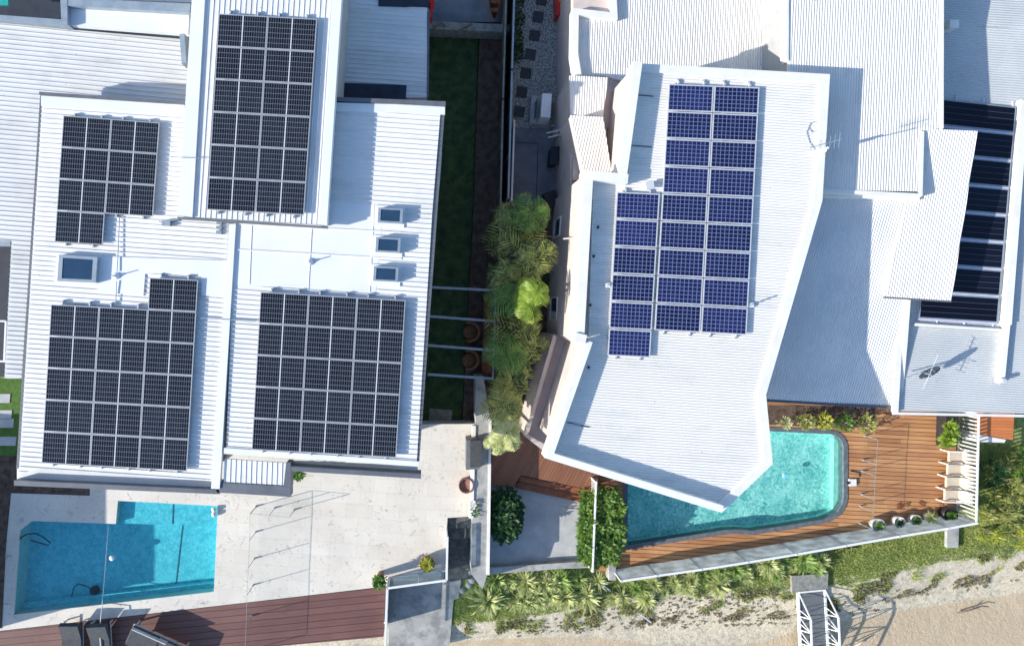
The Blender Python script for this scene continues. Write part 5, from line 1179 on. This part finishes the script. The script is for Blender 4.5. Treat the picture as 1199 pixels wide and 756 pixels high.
t = thing('outdoor_sofa', 'charcoal outdoor daybed set at an angle right of the loungers', 'sofa', P(180, 745, ZP)); b = P(184, 746, ZP + 0); m0 = Matrix.Translation(b) @ Matrix.Rotation(math.radians(-24), 4, 'Z')
def sb(cx, cy, cz, sx, sy, sz, nm, mm):
    q = MB(); q.box((0, 0, 0), (sx, sy, sz)); m_ = MB(); m_.v = [m0 @ (x + Vector((cx, cy, cz))) for x in q.v]; m_.f = q.f; m_.build(nm, mm, t)
sb(-.42, 0, .62, 1.28, .85, .14, 'cushion', M['slate']); sb(.88, -.02, .62, 1.22, .85, .14, 'cushion', M['slate'])
sb(.2, 0, .50, 2.6, .9, .06, 'frame', M['slateframe'])
for x in (-1.0, 1.4):
    for y in (-.38, .38): sb(x, y, .23, .06, .06, .46, 'leg', M['slateframe'])
sb(-.2, .39, .75, 1.6, .04, .25, 'back_rail', M['slateframe'])
# cedar shed roof/deck at right
t = thing('timber_platform', 'small bright cedar platform below the far right roof', 'platform', P(1165, 500, 0))
mb = MB(); mb.prism(PL([(1145, 478), (1188, 478), (1186, 515), (1145, 508)], .9), .75, .9); mb.build('boards', M['cedar'], t)
mb = MB(); mb.prism(PL([(1143, 508.5), (1178, 514.5), (1176, 518), (1143, 517)], .85), -.3, .85); mb.build('edge_board', M['parapet'], t)
# beach stairs -------------------------------------------------------
t = thing('beach_stairs', 'white railed metal stairs descending from the grass to the beach', 'stairs', P(948, 690, -.3))
mb = MB(); mb.prism(PL([(927, 674), (970, 671), (969, 690), (928, 694)], -.1), -.6, -.1); mb.build('landing', M['timbergrey'], t)
A0, B0 = P(934, 692, -.2), P(965, 689, -.2); A1, B1 = P(938.5, 790, -2.3), P(971, 790, -2.3)
mb = MB(); mb.prism([A0, B0, B1, A1], lambda p: -.2 + (p.y - A0.y) / (A1.y - A0.y) * -2.1 - .06, lambda p: -.2 + (p.y - A0.y) / (A1.y - A0.y) * -2.1 - .02); mb.build('ramp', mat_noise('grey_grating', (.09, .10, .11), (.13, .14, .15), 9, .6), t)
mb = MB()
for k in range(1, 14): f = k / 14; mb.bar(A0.lerp(A1, f) + Vector((0, 0, .0)), B0.lerp(B1, f) + Vector((0, 0, .0)), .04, .03)
mb.build('cleats', M['gutter'], t)
for (p, q) in ((A0, A1), (B0, B1)):
    mb = MB(); mb.bar(p, q, .10, .12); mb.build('stringer', M['wfence'], t)
    up = Vector((0, 0, 1.05)); mb = MB(); mb.bar(p.lerp(q, .20) + up, q + up, .07, .06); mb.bar(p + Vector((0, 0, .05)), p.lerp(q, .20) + up, .05, .05); mb.build('handrail', M['wfence'], t)
    mb = MB()
    n = 5
    for k in range(n):
        f0 = .20 + .8 * k / n; f1 = .20 + .8 * (k + 1) / n; s = p.lerp(q, f0) + up; e = p.lerp(q, (f0 + f1) / 2) + Vector((0, 0, .03)); g = p.lerp(q, f1) + up; mb.bar(s, e, .045, .045); mb.bar(e, g, .045, .045); mb.bar(s, p.lerp(q, f0) + Vector((0, 0, .03)), .04, .04)
    mb.build('brace', M['wfence'], t)
mb = MB(); mb.bar(A0 + Vector((0, 0, .1)), B0 + Vector((0, 0, .1)), .07, .07); mb.build('cross_bar', M['wfence'], t)
t = thing('handrail', 'long white pole lying down the dune slope below the low wall', 'pole', P(716, 690, -.4)); a, b = P(705, 684, -.1), P(762, 728, -1.2); mb = MB(); mb.bar(a, b, .07, .06); mb.build('rail', M['wfence'], t)
mb = MB(); g = Vector((b.x - .1, b.y + .1, gz(b.x, b.y))); mb.bar(g, a.lerp(b, .97), .05); mb.build('post', M['wfence'], t)
mb = MB(); a = P(1001, 757, -1.9); mb.tube([a, P(1008, 752, -1.85), P(1014, 749, -1.8)], .05, 7, .03); tag(recenter(mb.build('driftwood', M['cream'], smooth=True)), 'pale stick of driftwood on the sand near the stairs shadow', 'driftwood')
mb = MB(); mb.tube([P(1122, 717, -1.9), P(1135, 714, -1.85), P(1150, 709, -1.85), P(1158, 710, -1.85)], .05, 7, .02); mb.tube([P(1137, 714, -1.85), P(1143, 708, -1.8)], .03, 6, .015); tag(recenter(mb.build('driftwood', M['bark'], smooth=True)), 'dark branch of driftwood on the beach at lower right', 'driftwood')
# grass clumps -------------------------------------------------------
protos = []
def clump_proto(seed, r, n, m, w=.05):
    q = random.Random(seed); mb = MB(); strap_clump(mb, (0, 0, 0), r, n, w, .12, q); me = mb.build('blades', M[m]); bpy.data.objects.remove(me, do_unlink=False) if False else None
    o = me; md = o.data; bpy.data.objects.remove(o); return md
CM = [clump_proto(i, *a) for i, a in enumerate(((.74, 120, 'leafpale', .07), (.82, 80, 'leafpale', .09), (.62, 150, 'leafpale2', .045), (.7, 95, 'leafpale2', .07), (.9, 60, 'leafpale', .06), (.66, 130, 'leafpale', .055)))]
def clump(u, v, md, sc, label, group):
    x, y = P(u, v, -.1).x, P(u, v, -.1).y; o = bpy.data.objects.new('grass_clump', md); col.objects.link(o); o.location = (x, y, gz(x, y)); o.scale = (sc, sc, sc * .9); o.rotation_euler = (0, 0, rr.uniform(0, 6.28)); tag(o, label, 'grass clump', group)
rows = [('pale strappy clump below the low wall, upper row', [(577, 684), (598, 686), (617, 681), (636, 680), (655, 680), (674, 679), (696, 684)]),
        ('pale strappy clump on the bank below the concrete pad, lower row', [(577, 700), (600, 703), (622, 706), (645, 702), (665, 704), (690, 700)]),
        ('pale strappy clump along the foot of the pool deck fence', [(728, 696), (747, 690), (766, 687), (787, 681), (806, 677), (826, 674), (846, 672), (866, 668), (886, 664), (906, 662), (925, 660), (944, 657), (962, 654)]),
        ('pale strappy clump in second row below the pool deck fence', [(755, 700), (800, 690), (838, 684), (880, 680), (915, 676), (958, 668)])]
for lab, L_ in rows:
    for i, (u, v) in enumerate(L_):
        w = 'leftmost' if i == 0 else 'rightmost' if i == len(L_) - 1 else ORD[i] + ' from left'
        clump(u + rr.uniform(-5, 5), v + rr.uniform(-4, 4), rr.choice(CM), rr.uniform(.7, 1.35) * (.85 if 'second' in lab else 1), lab + ', ' + w, 'pale strappy clumps on the bank')
fill = []
for k in range(34):
    u = 570 + 150 * rr.random(); v = 683 + 26 * rr.random() - (u - 570) * .03; fill.append((u, v))
fill.sort()
for k, (u, v) in enumerate(fill): clump(u, v, rr.choice(CM), rr.uniform(.6, 1.0), 'pale strappy clump filling the bank below the concrete pad', 'strappy clumps crowding the bank below the concrete pad')
for k in range(22):
    u = 735 + 225 * rr.random(); clump(u, 701 - (u - 735) * .19 + rr.uniform(-12, 5), rr.choice(CM), rr.uniform(.5, .85), 'small strappy clump crowding the grass below the pool deck fence', 'small strappy clumps below the pool deck fence')
# big bushes at right
for i, (u, v, rx, ry, lm, lab, n) in enumerate(((1172, 560, .85, 1.1, 'leafolive', 'large olive yellow bush beyond the slat fence, upper one', 330), (1190, 548, .7, .9, 'leafmid', 'greener bush at the right edge below the cedar platform', 220), (1163, 596, .9, .9, 'leafolive', 'large olive yellow bush beyond the slat fence, lower one', 330), (1190, 590, .9, .9, 'leafolive', 'olive bush at the right edge of the picture', 260), (1150, 618, .5, .45, 'leafyg', 'low yellow green bush outside the slat fence corner', 120), (1185, 625, .8, .5, 'leafyg', 'low yellow green bush on the bank at lower right', 170), (1150, 545, .5, .8, 'leafdkb', 'dark bush close against the outside of the slat fence', 160))):
    b = P(u, v, -.3); t = thing('bush', lab, 'bush', b); mb = MB()
    mb.tube([b, b + Vector((0, 0, .7))], .05, 6, .03); mb.build('stem', M['bark'], t); mb = MB()
    for k in range(int(n / 22)):
        a = rr.uniform(0, 6.283); q = math.sqrt(rr.random()); c = b + Vector((rx * q * math.cos(a), ry * q * math.sin(a), .25 + .75 * (1 - q * q) * rr.uniform(.6, 1.1)))
        strap_clump(mb, c, .42, 30, .04, .1, rr)
    mb.build('foliage', M[lm], t)
# alley plants by the pebble path
for i, (u, v) in enumerate(((606, 4), (606, 26), (605, 48), (605, 66))):
    shrub(u, v, 0, .22, .38, .55, 90, .18, 'leafdkb', 'small dark shrub along the pebble path edge, %s from top' % ORD[i], group='small shrubs beside the pebble path')
shrub(598, 716 - 0, -.4, .01, .01, .01, 1, .01, 'leafmid', 'tiny seedling on the bank') if False else None
# ground cover: turf blades and dry weeds
def scatter(name, n, region, hf, m, label, mind, maxd, wob=.6, zfun=None, w=.02):
    mb = MB(); q = random.Random(5); k = 0; tries = 0
    while k < n and tries < n * 30:
        tries += 1; u = q.uniform(*region[0]); v = q.uniform(*region[1]); p = P(u, v, -.3); x, y = p.x, p.y; d = crest_y(x) - y
        if not (mind < d < maxd): continue
        if noise.noise(Vector((x * 1.1, y * 1.1, 5))) < wob: continue
        if zfun and not zfun(u, v): continue
        k += 1; z = gz(x, y)
        for j in range(3):
            a = q.uniform(0, 6.283); h = hf * q.uniform(.5, 1.2); b = Vector((x + q.uniform(-.05, .05), y + q.uniform(-.05, .05), z)); s = Vector((math.cos(a), math.sin(a), 0)) * w; tip = b + Vector((math.cos(a + 1.3) * h * .8, math.sin(a + 1.3) * h * .8, h)); mb.face([b - s, b + s, tip])
    o = mb.build(name, M[m]); tag(o, label, 'grass'); o['kind'] = 'stuff'
def deckline(u): return 684 + (u - 727) * (612 - 684) / (1140 - 727)
def onbank(u, v):
    if u < 552: return v > 700 and u > 528
    if u < 725: return v > 674
    if u < 1142: return v > deckline(u)
    return v > 520
scatter('turf', 30000, ((528, 1240), (520, 745)), .055, 'grassl', 'short green grass covering the bank above the beach', -6, .15, -.8, onbank)
scatter('dune_weeds', 2600, ((545, 1240), (640, 745)), .11, 'grassd', 'dry patchy weeds scattered on the sandy slope', .1, 2.1, .18, onbank, .03)
scatter('dune_grass', 2600, ((545, 1240), (640, 745)), .12, 'grassl', 'sparse green grass spreading down the sandy slope', .1, 1.3, .05, onbank, .02)
# sand pits with dark litter
mb = MB(); q = random.Random(9)
for k in range(900):
    u, v = q.uniform(600, 1190), q.uniform(690, 745); p = P(u, v, -.8); d = crest_y(p.x) - p.y
    if not .2 < d < 2.6 or q.random() > (1.0 if u < 920 else .35): continue
    z = gz(p.x, p.y)
    for j in range(q.randint(1, 5)):
        a = q.uniform(0, 6.28); s = q.uniform(.02, .07); c = Vector((p.x + q.uniform(-.09, .09), p.y + q.uniform(-.07, .07), z + .012)); mb.lathe(c, [(s, 0), (s * .8, s * .35), (.004, s * .45)], 5)
o = mb.build('litter', mat_noise('dark_seaweed_litter', (.12, .10, .06), (.25, .20, .13), 12, .9)); tag(o, 'dark specks of dry seaweed litter on the sandy slope', 'litter'); o['kind'] = 'stuff'
# unseen building added beyond the left edge, sized to shade the pool
t = thing('house', 'unseen white block added beyond the left edge to shade the rectangular pool', 'house', P(-120, 660, ZP))
mb = MB(); mb.prism(PL([(-64, 545), (-64, 752), (-420, 790), (-420, 520)], ZP), -.5, 4.1); mb.build('wall', M['wallL'], t)  # wall of the added unseen block
mb = MB(); mb.prism(PL([(-62, 543), (-62, 754), (-422, 792), (-422, 518)], ZP), 4.101, 4.3); mb.build('roof', M['white'], t)  # roof of the added unseen block

# ------------------------------------------------------------------ world, sun, camera
w = bpy.data.worlds.new('World'); scene.world = w; w.use_nodes = True; nt = w.node_tree; bg = nt.nodes['Background']
sky = nt.nodes.new('ShaderNodeTexSky'); sky.sky_type = 'NISHITA'; sky.sun_disc = False; sky.sun_elevation = SUNEL
sd = Vector((-1, -.28, 0)).normalized(); sky.sun_rotation = math.atan2(sd.x, sd.y); mxs = N(nt, 'ShaderNodeMixRGB'); mxs.blend_type = 'MULTIPLY'; mxs.inputs[0].default_value = 1; mxs.inputs[2].default_value = (.93, .98, 1.0, 1); L(nt, sky.outputs[0], mxs.inputs[1]); L(nt, mxs.outputs[0], bg.inputs['Color']); bg.inputs['Strength'].default_value = .155; sky.ozone_density = 3.0
sl = bpy.data.lights.new('sun', 'SUN'); sl.energy = 4.6; sl.angle = math.radians(.5); sl.color = (1, .94, .84)
so = bpy.data.objects.new('sun', sl); col.objects.link(so)
dv = Vector((sd.x * math.cos(SUNEL), sd.y * math.cos(SUNEL), math.sin(SUNEL))); so.rotation_euler = dv.to_track_quat('Z', 'Y').to_euler(); so.location = (0, 0, 30)
cam = bpy.data.cameras.new('camera'); co = bpy.data.objects.new('camera', cam); col.objects.link(co); scene.camera = co
co.location = (0, 0, H); co.rotation_euler = (0, 0, 0); cam.sensor_width = 36; cam.sensor_fit = 'HORIZONTAL'; cam.lens = F / 1199 * 36
cam.shift_x = (599.5 - UC) / 1199; cam.shift_y = -(378 - VC) / 1199; cam.clip_start = .5; cam.clip_end = 1500
vs = scene.view_settings; vs.view_transform = 'Standard'; vs.look = 'None'; vs.exposure = .57; vs.gamma = 1
